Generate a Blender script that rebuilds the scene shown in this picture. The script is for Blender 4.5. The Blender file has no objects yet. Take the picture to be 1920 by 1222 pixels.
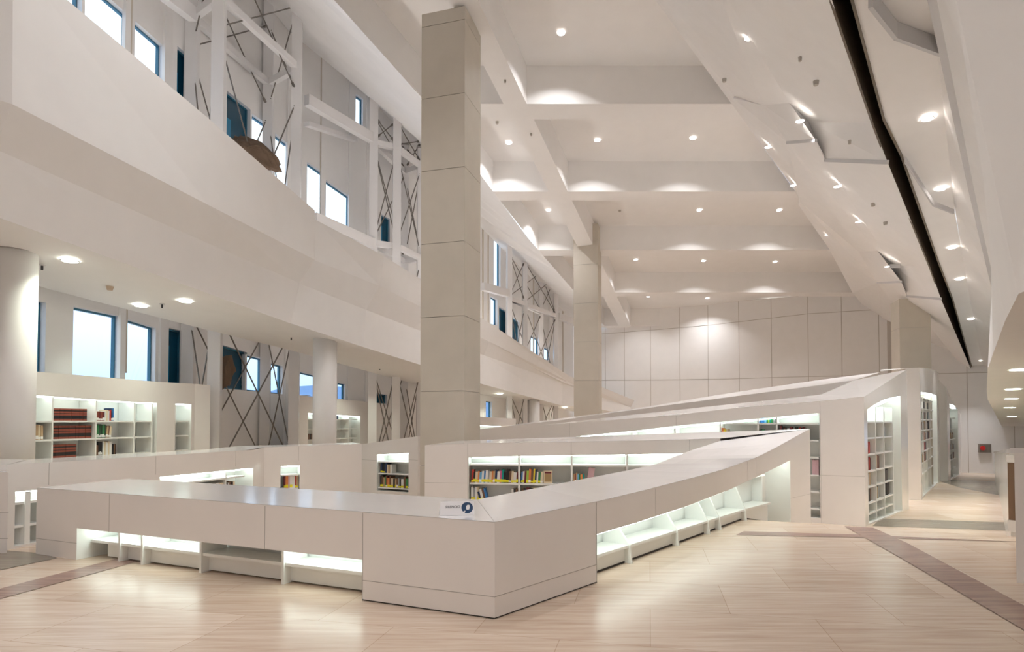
import bpy, bmesh, math, random
from mathutils import Vector, Matrix
random.seed(7)
S = bpy.context.scene
COL = S.collection
PI = math.pi

# ------------------------------------------------------------------ camera, world, exposure
F, CX, CY, H = 1150.0, 960.0, 760.0, 1.6
PITCH = math.atan(29.0/1150.0)
camd = bpy.data.cameras.new('camera')
camd.sensor_width = 36.0
camd.lens = 36.0*F/1920.0
camd.shift_y = (CY-611.0)/1920.0
camd.clip_start = 0.05
camd.clip_end = 2000
cam = bpy.data.objects.new('camera', camd)
COL.objects.link(cam)
cam.location = (0, 0, H)
cam.rotation_euler = (PI/2+PITCH, 0, 0)
S.camera = cam
S.view_settings.view_transform = 'Standard'
S.view_settings.look = 'None'
S.view_settings.gamma = 1.0
S.view_settings.use_curve_mapping = False
S.view_settings.exposure = 0.33
S.cycles.use_denoising = True
S.cycles.max_bounces = 10
S.cycles.diffuse_bounces = 7
S.cycles.sample_clamp_indirect = 8.0
S.cycles.caustics_reflective = False
S.cycles.caustics_refractive = False

W = bpy.data.worlds.new('world'); S.world = W; W.use_nodes = True
nt = W.node_tree; bg = nt.nodes['Background']
tc = nt.nodes.new('ShaderNodeTexCoord'); sp = nt.nodes.new('ShaderNodeSeparateXYZ')
cr = nt.nodes.new('ShaderNodeValToRGB')
nt.links.new(tc.outputs['Generated'], sp.inputs[0])
nt.links.new(sp.outputs['Z'], cr.inputs[0])
nt.links.new(cr.outputs[0], bg.inputs['Color'])
cr.color_ramp.elements[0].position = 0.03; cr.color_ramp.elements[0].color = (.40, .62, .95, 1)
e = cr.color_ramp.elements.new(0.12); e.color = (.60, .78, 1.0, 1)
cr.color_ramp.elements[-1].position = 0.35; cr.color_ramp.elements[-1].color = (.84, .93, 1.0, 1)
bg.inputs['Strength'].default_value = 1.5

LAMP_W = 42.0          # watts of one hall downlight
STRIP = 4.2            # strength of the shelf light strips

# ------------------------------------------------------------------ materials
MATS = {}
def mat(name, col, rough=.5, metal=0., coat=0., emit=None, estr=0., noise=None, bump=0., spec=None):
    if name in MATS: return MATS[name]
    m = bpy.data.materials.new(name); m.use_nodes = True
    b = m.node_tree.nodes['Principled BSDF']; L = m.node_tree.links; N = m.node_tree.nodes
    b.inputs['Base Color'].default_value = (*col, 1)
    b.inputs['Roughness'].default_value = rough
    b.inputs['Metallic'].default_value = metal
    if coat: b.inputs['Coat Weight'].default_value = coat; b.inputs['Coat Roughness'].default_value = .13
    if spec is not None: b.inputs['Specular IOR Level'].default_value = spec
    if emit: b.inputs['Emission Color'].default_value = (*emit, 1); b.inputs['Emission Strength'].default_value = estr
    amt = noise if noise is not None else .03
    if amt and not emit:
        t = N.new('ShaderNodeTexCoord'); n = N.new('ShaderNodeTexNoise'); n.inputs['Scale'].default_value = 2.3
        n.inputs['Detail'].default_value = 4
        mx = N.new('ShaderNodeMix'); mx.data_type = 'RGBA'
        mx.inputs['A'].default_value = (*[c*(1-amt) for c in col], 1)
        mx.inputs['B'].default_value = (*[min(1, c*(1+amt)) for c in col], 1)
        L.new(t.outputs['Object'], n.inputs['Vector']); L.new(n.outputs['Fac'], mx.inputs['Factor'])
        L.new(mx.outputs['Result'], b.inputs['Base Color'])
        if bump:
            bp = N.new('ShaderNodeBump'); bp.inputs['Strength'].default_value = bump; bp.inputs['Distance'].default_value = .02
            n2 = N.new('ShaderNodeTexNoise'); n2.inputs['Scale'].default_value = 14; n2.inputs['Detail'].default_value = 6
            L.new(t.outputs['Object'], n2.inputs['Vector']); L.new(n2.outputs['Fac'], bp.inputs['Height']); L.new(bp.outputs['Normal'], b.inputs['Normal'])
    MATS[name] = m
    return m

WHITE = mat('plaster', (.885, .875, .865), .6)
CEIL = mat('ceiling_paint', (.885, .875, .865), .65)
LACQ = mat('lacquer', (.84, .81, .785), .2, coat=.4)
LACTOP = mat('lacquer_top', (.79, .77, .765), .18, coat=.6)
SHELFM = mat('shelf_white', (.84, .85, .83), .35)
JOINT = mat('joint', (.42, .40, .38), .7)
LJOINT = mat('light_joint', (.55, .51, .47), .7)
GAP = mat('shadow_gap', (.06, .055, .05), .8)
STONE = mat('pillar_stone', (.57, .525, .45), .55, noise=.07)
GUTTER = mat('gutter_brown', (.13, .10, .065), .5)
STEEL = mat('white_steel', (.80, .79, .79), .35)
ROD = mat('rod_metal', (.22, .20, .18), .35, metal=.7)
FRAME = mat('window_frame', (.03, .16, .26), .3)
REVEAL = mat('window_reveal', (.78, .80, .84), .5)
MULL = mat('wall_trim', (.60, .54, .46), .5)
ROCK = mat('rock', (.13, .085, .055), .8, noise=.5, bump=.9)
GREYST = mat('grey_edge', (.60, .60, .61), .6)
LED = mat('led', (1, 1, 1), emit=(.88, 1.0, .93), estr=STRIP)
LAMPM = mat('lamp_glow', (1, 1, 1), emit=(1.0, .92, .84), estr=14)
LAMPC = mat('lamp_glow_cool', (1, 1, 1), emit=(.95, 1.0, .85), estr=10)
TRIMM = mat('lamp_trim', (.8, .8, .78), .3)
DARK = mat('dark_plastic', (.05, .05, .05), .5)
RED = mat('red_paint', (.62, .03, .03), .4)
CABG = mat('cabinet_grey', (.30, .27, .24), .4)
NAVY = mat('navy_print', (.012, .05, .13), .5)
INK = mat('ink', (.03, .03, .035), .6)
PAPER = mat('paper', (.86, .84, .85), .5)

def glass_mat():
    m = bpy.data.materials.new('window_glass'); m.use_nodes = True
    N = m.node_tree.nodes; L = m.node_tree.links; N.clear()
    o = N.new('ShaderNodeOutputMaterial'); t = N.new('ShaderNodeBsdfTransparent'); g = N.new('ShaderNodeBsdfGlossy')
    t.inputs['Color'].default_value = (.93, .97, 1, 1); g.inputs['Roughness'].default_value = .02
    mx = N.new('ShaderNodeMixShader'); mx.inputs[0].default_value = .06
    L.new(t.outputs[0], mx.inputs[1]); L.new(g.outputs[0], mx.inputs[2]); L.new(mx.outputs[0], o.inputs[0])
    return m
GLASS = glass_mat()
DARKG = mat('dark_glass', (.006, .07, .13), .08)
DARKG2 = mat('teal_panel', (.01, .22, .42), .2)

def floor_mat(name, c1, c2, joints=True):
    m = bpy.data.materials.new(name); m.use_nodes = True
    N = m.node_tree.nodes; L = m.node_tree.links; b = N['Principled BSDF']
    b.inputs['Roughness'].default_value = .27; b.inputs['Specular IOR Level'].default_value = .5
    g = N.new('ShaderNodeNewGeometry')
    mp = N.new('ShaderNodeMapping'); mp.inputs['Scale'].default_value = (.9, 13, 1); mp.inputs['Rotation'].default_value = (0, 0, .03)
    n = N.new('ShaderNodeTexNoise'); n.inputs['Scale'].default_value = 1.3; n.inputs['Detail'].default_value = 7; n.inputs['Roughness'].default_value = .65; n.inputs['Distortion'].default_value = .35
    L.new(g.outputs['Position'], mp.inputs[0]); L.new(mp.outputs[0], n.inputs['Vector'])
    cr = N.new('ShaderNodeValToRGB'); cr.color_ramp.elements[0].position = .32; cr.color_ramp.elements[1].position = .68
    cr.color_ramp.elements[0].color = (*c1, 1); cr.color_ramp.elements[1].color = (*c2, 1)
    L.new(n.outputs['Fac'], cr.inputs[0])
    col = cr.outputs[0]
    if joints:
        mp2 = N.new('ShaderNodeMapping'); mp2.inputs['Rotation'].default_value = (0, 0, .22)
        br = N.new('ShaderNodeTexBrick'); br.inputs['Scale'].default_value = 1.0
        br.inputs['Mortar Size'].default_value = .0025; br.inputs['Brick Width'].default_value = 1.3; br.inputs['Row Height'].default_value = .9
        br.inputs['Color1'].default_value = (1, 1, 1, 1); br.inputs['Color2'].default_value = (.88, .85, .82, 1); br.inputs['Mortar'].default_value = (.66, .58, .50, 1)
        L.new(g.outputs['Position'], mp2.inputs[0]); L.new(mp2.outputs[0], br.inputs['Vector'])
        mx = N.new('ShaderNodeMix'); mx.data_type = 'RGBA'; mx.blend_type = 'MULTIPLY'; mx.inputs['Factor'].default_value = 1
        L.new(col, mx.inputs['A']); L.new(br.outputs['Color'], mx.inputs['B']); col = mx.outputs['Result']
    L.new(col, b.inputs['Base Color'])
    return m
FLOORM = floor_mat('travertine', (.59, .45, .345), (.755, .64, .53))
BANDM = floor_mat('rose_marble', (.22, .13, .10), (.40, .26, .215), False)
BANDG = floor_mat('grey_granite', (.20, .165, .125), (.29, .25, .20), False)

# ------------------------------------------------------------------ helpers
def ray(px, py):
    a = (px-CX)/F; b = (CY-py)/F
    c, s = math.cos(PITCH), math.sin(PITCH)
    return (a, c-b*s, s+b*c)
def onsurf(px, py, f, tmax=120.):
    """first point along the view ray through a pixel that lies on z=f(x,y)"""
    d = ray(px, py)
    g = lambda t: (H+d[2]*t)-f(d[0]*t, d[1]*t)
    a = .5; ga = g(a); n = 600; b = a
    for i in range(n):
        b = .5+(tmax-.5)*((i+1)/n)**1.6
        gb = g(b)
        if ga*gb <= 0: break
        a, ga = b, gb
    for _ in range(50):
        m = (a+b)/2; gm = g(m)
        if ga*gm <= 0: b = m
        else: a, ga = m, gm
    t = (a+b)/2
    return Vector((d[0]*t, d[1]*t, H+d[2]*t))
def atY(px, py, Y):
    d = ray(px, py); t = Y/d[1]
    return Vector((d[0]*t, Y, H+d[2]*t))

class MB:
    def __init__(s): s.v = []; s.f = []; s.m = []; s.mats = []
    def mi(s, m):
        if m not in s.mats: s.mats.append(m)
        return s.mats.index(m)
    def poly(s, pts, m):
        k = len(s.v); s.v += [tuple(p) for p in pts]; s.f.append(tuple(range(k, k+len(pts)))); s.m.append(s.mi(m))
    def box8(s, p, m):
        """p: 8 points, bottom ring 0-3 then top ring 4-7"""
        k = len(s.v); s.v += [tuple(q) for q in p]; i = s.mi(m)
        for f in ((0, 3, 2, 1), (4, 5, 6, 7), (0, 1, 5, 4), (1, 2, 6, 5), (2, 3, 7, 6), (3, 0, 4, 7)):
            s.f.append(tuple(k+a for a in f)); s.m.append(i)
    def box(s, c, d, m, ang=0.):
        cx, cy, cz = c; hx, hy, hz = d[0]/2, d[1]/2, d[2]/2; ca, sa = math.cos(ang), math.sin(ang)
        P = []
        for z in (-hz, hz):
            for x, y in ((-hx, -hy), (hx, -hy), (hx, hy), (-hx, hy)):
                P.append((cx+x*ca-y*sa, cy+x*sa+y*ca, cz+z))
        s.box8(P, m)
    def tube(s, a, b, r, m, n=8, r2=None):
        a = Vector(a); b = Vector(b); d = (b-a)
        if d.length < 1e-6: return
        q = d.normalized().to_track_quat('Z', 'Y'); r2 = r if r2 is None else r2
        k = len(s.v); i = s.mi(m)
        for c, rr in ((a, r), (b, r2)):
            for j in range(n):
                t = 2*PI*j/n; s.v.append(tuple(c+q @ Vector((math.cos(t)*rr, math.sin(t)*rr, 0))))
        for j in range(n):
            s.f.append((k+j, k+(j+1) % n, k+n+(j+1) % n, k+n+j)); s.m.append(i)
        s.f.append(tuple(k+n-1-j for j in range(n))); s.m.append(i)
        s.f.append(tuple(k+n+j for j in range(n))); s.m.append(i)
    def beam(s, a, b, w, h, m, up=(0, 0, 1)):
        a = Vector(a); b = Vector(b); d = (b-a).normalized(); u = Vector(up)
        x = d.cross(u).normalized(); y = x.cross(d).normalized()
        P = []
        for c in (a, b):
            for i, j in ((-1, -1), (1, -1), (1, 1), (-1, 1)): P.append(c+x*(w/2*i)+y*(h/2*j))
        s.box8(P, m)
    def build(s, name, parent=None, smooth=False):
        me = bpy.data.meshes.new(name); me.from_pydata(s.v, [], s.f)
        for m in s.mats: me.materials.append(m)
        me.polygons.foreach_set('material_index', s.m)
        if smooth: me.polygons.foreach_set('use_smooth', [True]*len(s.f))
        me.update()
        o = bpy.data.objects.new(name, me); COL.objects.link(o)
        if parent is not None:
            o.parent = parent
            o.matrix_parent_inverse = parent.matrix_world.inverted() if False else Matrix.Translation(-Vector(parent.location))
        return o
def empty(name, loc, label, cat, group=None):
    o = bpy.data.objects.new(name, None); COL.objects.link(o); o.location = loc; o.empty_display_size = .2
    o['label'] = label; o['category'] = cat
    if group: o['group'] = group
    return o
def tag(o, label, cat, group=None):
    o['label'] = label; o['category'] = cat
    if group: o['group'] = group
    return o
def struct(o, label=None, cat=None):
    o['kind'] = 'structure'
    if label: o['label'] = label
    if cat: o['category'] = cat
    return o
def tree_copy(o, loc):
    c = o.copy(); COL.objects.link(c); c.location = loc
    for ch in list(o.children):
        d = ch.copy(); COL.objects.link(d); d.parent = c
    return c

def const(v): return v if callable(v) else (lambda u: v)
def lin(pts):
    pts = sorted(pts)
    def f(u):
        if u <= pts[0][0]:
            if len(pts) < 2: return pts[0][1]
            a, b = pts[0], pts[1]
        elif u >= pts[-1][0]: a, b = pts[-2:] if len(pts) > 1 else (pts[0], pts[0])
        else:
            for a, b in zip(pts, pts[1:]):
                if a[0] <= u <= b[0]: break
        if b[0] == a[0]: return a[1]
        return a[1]+(b[1]-a[1])*(u-a[0])/(b[0]-a[0])
    return f
class Path:
    def __init__(s, pts, side=1):
        s.p = [Vector((q[0], q[1])) for q in pts]; s.side = side; s.c = [0.]
        for a, b in zip(s.p, s.p[1:]): s.c.append(s.c[-1]+(b-a).length)
        s.L = s.c[-1]
    def seg(s, u):
        for i in range(len(s.p)-1):
            if u <= s.c[i+1]+1e-9 or i == len(s.p)-2: return i
    def P(s, u):
        i = s.seg(u); a, b = s.p[i], s.p[i+1]; return a+(b-a)*((u-s.c[i])/(s.c[i+1]-s.c[i]))
    def T(s, u):
        i = s.seg(u); return (s.p[i+1]-s.p[i]).normalized()
    def N(s, u):
        t = s.T(u)
        for i in range(1, len(s.p)-1):
            if abs(u-s.c[i]) < 1e-6:
                t2 = (s.p[i+1]-s.p[i]).normalized(); t1 = (s.p[i]-s.p[i-1]).normalized()
                m = (t1+t2).normalized(); k = 1/max(.5, m.dot(t1)); return Vector((-m.y, m.x))*s.side*k
        return Vector((-t.y, t.x))*s.side
    def O(s, u, d, z):
        p = s.P(u)+s.N(u)*d; return Vector((p.x, p.y, z))
    def hit(s, px, py):
        d = ray(px, py); best = None
        for i in range(len(s.p)-1):
            a, b = s.p[i], s.p[i+1]; e = b-a
            den = e.x*d[1]-e.y*d[0]
            if abs(den) < 1e-9: continue
            # a + e*k = d*t
            k = (a.y*d[0]-a.x*d[1])/den
            t = ((a+e*k).y)/d[1]
            lo = -1e-6 if i > 0 else -50; hi = 1+1e-6 if i < len(s.p)-2 else 50
            if lo <= k <= hi and t > 0:
                out = max(0, -k, k-1)
                if best is None or (out, t) < best[:2]: best = (out, t, s.c[i]+k*e.length, H+d[2]*t)
        return best[2], best[3]
    def u(s, px, py=800): return s.hit(px, py)[0]
    def z(s, px, py): return s.hit(px, py)[1]
    def sub(s, u0, u1, step=None):
        L = [u0]+[c for c in s.c[1:-1] if u0+1e-6 < c < u1-1e-6]+[u1]
        if step:
            M = []
            for a, b in zip(L, L[1:]):
                n = max(1, int((b-a)/step)); M += [a+(b-a)*i/n for i in range(n)]
            L = M+[u1]
        return L
def off(path, d):
    return Path([path.p[i]+path.N(min(path.c[i], path.L-1e-9) if i else 0)*d for i in range(len(path.p))], path.side)
def zpx(path, pts):
    """height profile along a path from pixel positions"""
    return lin([path.hit(x, y) for x, y in pts])

def sweep(mb, path, u0, u1, d0, d1, z0, z1, m, step=None):
    """swept rectangular bar along a path; d = distance behind the front line"""
    z0 = const(z0); z1 = const(z1); U = path.sub(u0, u1, step)
    R = []
    for u in U:
        R.append([path.O(u, d0, z0(u)), path.O(u, d1, z0(u)), path.O(u, d1, z1(u)), path.O(u, d0, z1(u))])
    k = len(mb.v); i = mb.mi(m)
    for r in R: mb.v += [tuple(p) for p in r]
    for a in range(len(R)-1):
        for j in range(4):
            mb.f.append((k+4*a+j, k+4*a+(j+1) % 4, k+4*a+4+(j+1) % 4, k+4*a+4+j)); mb.m.append(i)
    mb.f.append((k+3, k+2, k+1, k)); mb.m.append(i)
    e = k+4*(len(R)-1); mb.f.append((e, e+1, e+2, e+3)); mb.m.append(i)

def facade(mb, path, zb, zt, holes, m, u0=None, u1=None, step=None, inset=0.):
    """vertical face along a path with openings: holes = [(ua, ub, zlow(u), zhigh(u))]"""
    zb = const(zb); zt = const(zt); u0 = 0 if u0 is None else u0; u1 = path.L if u1 is None else u1
    B = set(path.sub(u0, u1, step))
    for h in holes:
        for q in h[:2]:
            if u0 < q < u1: B.add(q)
    B = sorted(B)
    for a, b in zip(B, B[1:]):
        if b-a < 1e-5: continue
        mid = (a+b)/2; ea, eb = a+1e-7, b-1e-7
        hs = sorted([h for h in holes if h[0]-1e-6 <= mid <= h[1]+1e-6], key=lambda h: const(h[2])(mid))
        lo = zb
        for h in hs:
            hi = const(h[2])
            mb.poly([path.O(ea, inset, lo(a)), path.O(eb, inset, lo(b)), path.O(eb, inset, hi(b)), path.O(ea, inset, hi(a))], m)
            lo = const(h[3])
        mb.poly([path.O(ea, inset, lo(a)), path.O(eb, inset, lo(b)), path.O(eb, inset, zt(b)), path.O(ea, inset, zt(a))], m)
def liner(mb, path, h, depth, m, back=True, step=None, bottom=True):
    ua, ub, lo, hi = h[0], h[1], const(h[2]), const(h[3])
    U = path.sub(ua, ub, step)
    for a, b in zip(U, U[1:]):
        if back: mb.poly([path.O(a, depth, lo(a)), path.O(b, depth, lo(b)), path.O(b, depth, hi(b)), path.O(a, depth, hi(a))], m)
        mb.poly([path.O(a, 0, hi(a)), path.O(b, 0, hi(b)), path.O(b, depth, hi(b)), path.O(a, depth, hi(a))], m)
        if bottom: mb.poly([path.O(a, 0, lo(a)), path.O(b, 0, lo(b)), path.O(b, depth, lo(b)), path.O(a, depth, lo(a))], m)
    for u in (ua, ub):
        mb.poly([path.O(u, 0, lo(u)), path.O(u, depth, lo(u)), path.O(u, depth, hi(u)), path.O(u, 0, hi(u))], m)

# ------------------------------------------------------------------ floor
CR0 = Vector((3.96, 9.95)); CRT = Vector((.9026, -.4305)); CRN = Vector((.4305, .9026))
def fz(x, y):
    d = (Vector((x, y))-CR0).dot(CRN)
    if d <= 0: return 0.
    if d < 2.35: return -.2*d
    return -.47-.0204*(d-2.35)
mb = MB()
D = [-30, 0, 2.35, 45]
for a, b in zip(D, D[1:]):
    P = []
    for d, t in ((a, -34), (a, 40), (b, 40), (b, -34)):
        q = CR0+CRN*d+CRT*t; z = 0 if d <= 0 else (-.47 if d == 2.35 else -.47-.0204*(d-2.35))
        P.append((q.x, q.y, z))
    mb.poly(P, FLOORM)
struct(mb.build('floor'), 'polished beige travertine floor, veined, dropping to a lower level behind the bookcases', 'floor')
def band(n, pts, m, label, lift=.004):
    mb = MB(); P = [onsurf(x, y, fz) for x, y in pts]
    mb.poly([(p.x, p.y, fz(p.x, p.y)+lift) for p in P], m)
    struct(mb.build('trim_%d' % n), label, 'floor inlay')
band(1, [(1583, 986.5), (1637, 989.5), (1700, 1018), (1920, 1136), (2010, 1184), (2010, 1232), (1920, 1182), (1690, 1047)], BANDM, 'wide rose marble strip set diagonally across the beige floor', .006)
band(2, [(1395, 996), (1600, 1002), (1906, 1005.5), (1910, 1016), (1600, 1007.5), (1380, 1003)], BANDM, 'narrow rose marble strip crossing the floor near its edge')
band(3, [(-120, 1135), (0, 1104), (225, 1046), (268, 1050), (140, 1085), (0, 1123), (-120, 1160)], BANDM, 'rose marble strip running under the low white bookcase')
band(4, [(-120, 1025), (0, 1031), (72, 1037), (108, 1046), (0, 1069), (-120, 1095)], BANDG, 'grey granite area of floor at the end of the low bookcase')
band(5, [(1652, 972), (1884, 979), (1888, 995), (1636, 986)], BANDG, 'grey granite strip across the lower aisle floor')
band(6, [(1752, 899), (1868, 902), (1876, 929), (1800, 914)], BANDG, 'grey granite wedge in the far aisle floor')

# ------------------------------------------------------------------ ceilings
def Pc(Y): return 12.36-.145*Y
def PC(x, y): return Pc(y)
def A_l(Y): return -.21+.328*(Y-16.15)
def A_r(Y): return .39+.333*(Y-16.1)
B2 = lin([(6, -6.9), (12.9, -3.7), (15.7, -2.4), (24.2, .65), (29.7, 2.9), (36.5, 5.7)])
L1 = lin([(15.9, 5.67), (20.25, 9.33), (25.3, 13.2), (30.3, 16.9), (34.8, 20.7)])
ROWS = [(11.6, 12.2), (16.1, 16.75), (20.6, 21.2), (25.3, 25.9), (30.3, 30.85), (35.8, 36.4)]
DEP = 1.03
mb = MB()
def q4(x0, x1, y0, y1, dz=0.):
    return [(x0(y0), y0, Pc(y0)+dz), (x1(y0), y0, Pc(y0)+dz), (x1(y1), y1, Pc(y1)+dz), (x0(y1), y1, Pc(y1)+dz)]
for (n0, f0) in ROWS:                              # undersides of the cross beams
    mb.poly(q4(B2, L1, n0, f0), CEIL)
for (n0, f0), (n1, f1) in zip(ROWS, ROWS[1:]):
    mb.poly(q4(A_l, A_r, f0, n1), CEIL)            # underside of the long beam
    for xa, xb in ((B2, A_l), (A_r, L1)):
        mb.poly(q4(xa, xb, f0, n1, DEP), CEIL)
        q = q4(xa, xb, f0, n1)
        for i in range(4):
            a, b = q[i], q[(i+1) % 4]
            mb.poly([a, b, (b[0], b[1], b[2]+DEP), (a[0], a[1], a[2]+DEP)], CEIL)
mb.poly([(-10.5, -5, Pc(-5)), (14, -5, Pc(-5)), (14, 4, Pc(4)), (L1(11.6), 11.6, Pc(11.6)), (B2(11.6), 11.6, Pc(11.6)), (-10.5, 4, Pc(4))], CEIL)
struct(mb.build('ceiling'), 'white coffered ceiling with deep cross beams and a long main beam', 'ceiling')

# left wall line with its height
WL = Path([(-10.2, -5), (-9.2, 6), (-8.9, 10.3), (-8.7, 15.5), (-7.6, 20.5), (-1.3, 27.5), (3.6, 36)], 1)
_t = [WL.hit(585, 93), WL.hit(662, 180), WL.hit(704, 189), WL.hit(905, 430), WL.hit(1044, 569), WL.hit(1074, 603)]
WLtop = lin([(0, 15.5), (WL.c[1], 15.6), (WL.c[3], 15.4), (_t[0][0]-.4, _t[0][1]+.2)]+[_t[0], _t[2], _t[3], _t[4]]+[(WL.L, 7.3)])
# sloping ceiling over the gallery
mb = MB()
ws = WL.sub(0, WL.L, 1.5)
def b2pt(v):
    Y = max(-5, min(36.4, v)); x = B2(Y) if Y > 6 else -6.9-.1*(6-Y)
    return (x, Y, Pc(Y))
P = [(tuple(WL.O(u, 0, WLtop(u))), b2pt(WL.P(u).y+ (0 if WL.P(u).y < 20 else .2))) for u in ws]
for a, b in zip(P, P[1:]): mb.poly([a[0], b[0], b[1], a[1]], CEIL)
struct(mb.build('ceiling'), 'pale sloping ceiling over the upper gallery beside the window wall', 'ceiling')

# right-hand ceiling: falls from the coffers to the dark gutter
def wz(x, y):
    w = x-.81*y; k = (w+7.4)/5.3
    return (12.36-.145*y)*(1-k)+(7.6-.108*y)*k
def S1(px, py, dz=0.):
    return onsurf(px, py, lambda x, y: wz(x, y)+dz*max(0., min(1., (x-.81*y+7.4)/5.3*1.6-.1)))
def G(px, py, dz=0.): return onsurf(px, py, lambda x, y: 7.6-.108*y+dz)
mb = MB()
up1 = [(1377, 181), (1430, 197), (1480, 193), (1516, 228), (1636, 230)]
lo1 = [(1374, 184), (1476, 267), (1530, 263), (1547, 300), (1664, 304)]
up2 = [(1500, 378), (1610, 472), (1645, 470), (1672, 497), (1743, 500)]
lo2 = [(1497, 384), (1645, 530), (1690, 528), (1700, 555), (1764, 560)]
DU, DL, DN = .30, -.30, -.08        # height of a fold's upper edge, lower edge, and of the near end
def strip(A, B, m, dza, dzb):
    for i in range(len(A)-1):
        a0, a1 = S1(*A[i], dza), S1(*A[i+1], dza); b0, b1 = S1(*B[i], dzb), S1(*B[i+1], dzb)
        mb.poly([a0, a1, b1, b0], m)
near_top = [S1(x, -60, DN) for x in (1180, 1330, 1380, 1440, 1540)]
nb = [S1(*p, DU) for p in up1]
L1p = lambda Y: Vector((L1(Y), Y, Pc(Y)))
mb.poly([L1p(11.6), Vector((4.7, 4.0, Pc(4))), near_top[4], near_top[1]], CEIL)
mb.poly([L1p(11.6), near_top[1], nb[1], nb[0]], CEIL)
mb.poly([L1p(11.6), nb[0], L1p(16.1)], CEIL)
for i in (1, 2, 3): mb.poly([near_top[i], near_top[i+1], nb[i+1], nb[i]], CEIL)
strip(up1, lo1, CEIL, DU, DL)
m1 = [S1(*p, DL) for p in lo1]; m2 = [S1(*p, DU) for p in up2]
def fan(c, Ys): 
    for a_, b_ in zip(Ys, Ys[1:]): mb.poly([L1p(a_), L1p(b_), c], CEIL)
mb.poly([nb[0], L1p(16.1), m1[0]], CEIL)
fan(m1[1], [16.1, 17.2, 18.2, 20.25, 21.0]); mb.poly([L1p(16.1), m1[1], m1[0]], CEIL)
mb.poly([L1p(21.0), m2[0], m1[1]], CEIL)
for i in range(1, 4): mb.poly([m1[i], m1[i+1], m2[i+1], m2[i]], CEIL)
mb.poly([m1[1], m2[1], m2[0]], CEIL)
strip(up2, lo2, CEIL, DU, DL)
m3 = [S1(*p, DL) for p in lo2]
mb.poly([L1p(21.0), m3[0], m2[0]], CEIL)
fan(m3[0], [21.0, 23, 25.3]); mb.poly([L1p(25.3), m3[1], m3[0]], CEIL)
end = [Vector((22.5, 37, 6.9)), Vector((25.5, 37, 5.4)), Vector((27.4, 37, 4.6)), Vector((28.2, 37, 3.6))]
fan(m3[1], [25.3, 27.8, 30.3, 32.5, 34.8, 36.4]); mb.poly([L1p(36.4), end[0], m3[1]], CEIL)
for i in (1, 2, 3): mb.poly([m3[i], end[i-1], end[i], m3[i+1]], CEIL)
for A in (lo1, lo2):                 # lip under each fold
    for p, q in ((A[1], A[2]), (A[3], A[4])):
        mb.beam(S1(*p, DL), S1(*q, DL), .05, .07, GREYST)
struct(mb.build('ceiling'), 'white ceiling planes stepping down in folds towards the dark gutter', 'ceiling')

# dark gutter slot
gl = [(1553, -40), (1558, 0), (1636, 230), (1664, 304), (1743, 500), (1764, 560), (1817, 690), (1842, 745)]
gr = [(1588, -40), (1598, 0), (1657, 222), (1690, 290), (1760, 492), (1786, 560), (1823, 690), (1845, 745)]
mb = MB()
GL = [G(*p) for p in gl]; GR = [G(*p) for p in gr]
GL[0:0] = [Vector((2.1, -2, 7.3)), Vector((2.3, 4.6, 7.1))]; GR[0:0] = [Vector((2.5, -2, 7.3)), Vector((2.6, 4.6, 7.1))]
upz = Vector((0, 0, 1.5))
for i in range(len(GL)-1):
    a, b, c, d = GL[i], GL[i+1], GR[i+1], GR[i]
    mb.poly([a, b, b+upz, a+upz], GUTTER); mb.poly([d, c, c+upz, d+upz], GUTTER)
    mb.poly([a+upz, b+upz, c+upz, d+upz], GUTTER)
    for e in ((a, b), (d, c)):
        mb.beam(e[0]+Vector((0, 0, .02)), e[1]+Vector((0, 0, .02)), .03, .10, GUTTER)
struct(mb.build('trim_7'), 'dark brown metal gutter slot dividing the white ceiling', 'ceiling gutter')

# strip of ceiling right of the gutter and the big bulkhead above the right aisle
E1 = [(1762, -40), (1765, 0), (1768, 191), (1778, 283), (1791, 400), (1820, 568), (1843, 685), (1853, 745)]
mb = MB()
EE = [Vector((3.0, -2, 7.6)), Vector((3.2, 4.6, 7.1))]+[G(*p) for p in E1]
for i in range(len(GR)-1):
    mb.poly([GR[i], GR[i+1], EE[min(i+1, len(EE)-1)], EE[i]], CEIL)
struct(mb.build('ceiling'), 'narrow white ceiling strip right of the dark gutter', 'ceiling')
# folded edges (grey ribbon steps) below that strip
mb = MB()
def ribbon(A, wdt, m, dz=-.12):
    for a, b in zip(A, A[1:]):
        p, q = G(*a, dz), G(*b, dz)
        mb.beam(p, q, wdt, .22 if wdt > .04 else .1, m)
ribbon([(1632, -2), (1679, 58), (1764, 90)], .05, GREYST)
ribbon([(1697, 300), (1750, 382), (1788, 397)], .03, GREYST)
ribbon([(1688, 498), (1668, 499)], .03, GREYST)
struct(mb.build('trim_8'), 'grey folded edge strips on the ceiling right of the gutter', 'ceiling edge')

def pln(off, k=.108): return lambda x, y: 1.6+off-k*y
def far(p, q, Y):
    d = q-p; return p+d*((Y-p.y)/d.y)
def cover(pts, y0, y1):
    P = list(pts)
    P.insert(0, far(P[1], P[0], y0)); P.append(far(P[-2], P[-1], y1)); return P
def resample(P, ys):
    out = []
    for y in ys:
        for a, b in zip(P, P[1:]):
            if a.y <= y <= b.y+1e-6 or b is P[-1]:
                out.append(a+(b-a)*((y-a.y)/(b.y-a.y))); break
    return out
YS = [-2, 2, 4, 5, 6, 7, 8, 9.5, 11, 13, 15, 17, 19, 21, 23, 26, 29, 31.5]
soff = lambda x, y: 2.9-.052*y
pe = cover([G(*p) for p in E1[2:]], -2, 33)
ps = cover([onsurf(x, y, pln(5.4)) for x, y in ((1771, 150), (1825, 400), (1873, 597))], -2, 33)
ps2 = [p+Vector((.10, -.02, -.05)) for p in ps]
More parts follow.
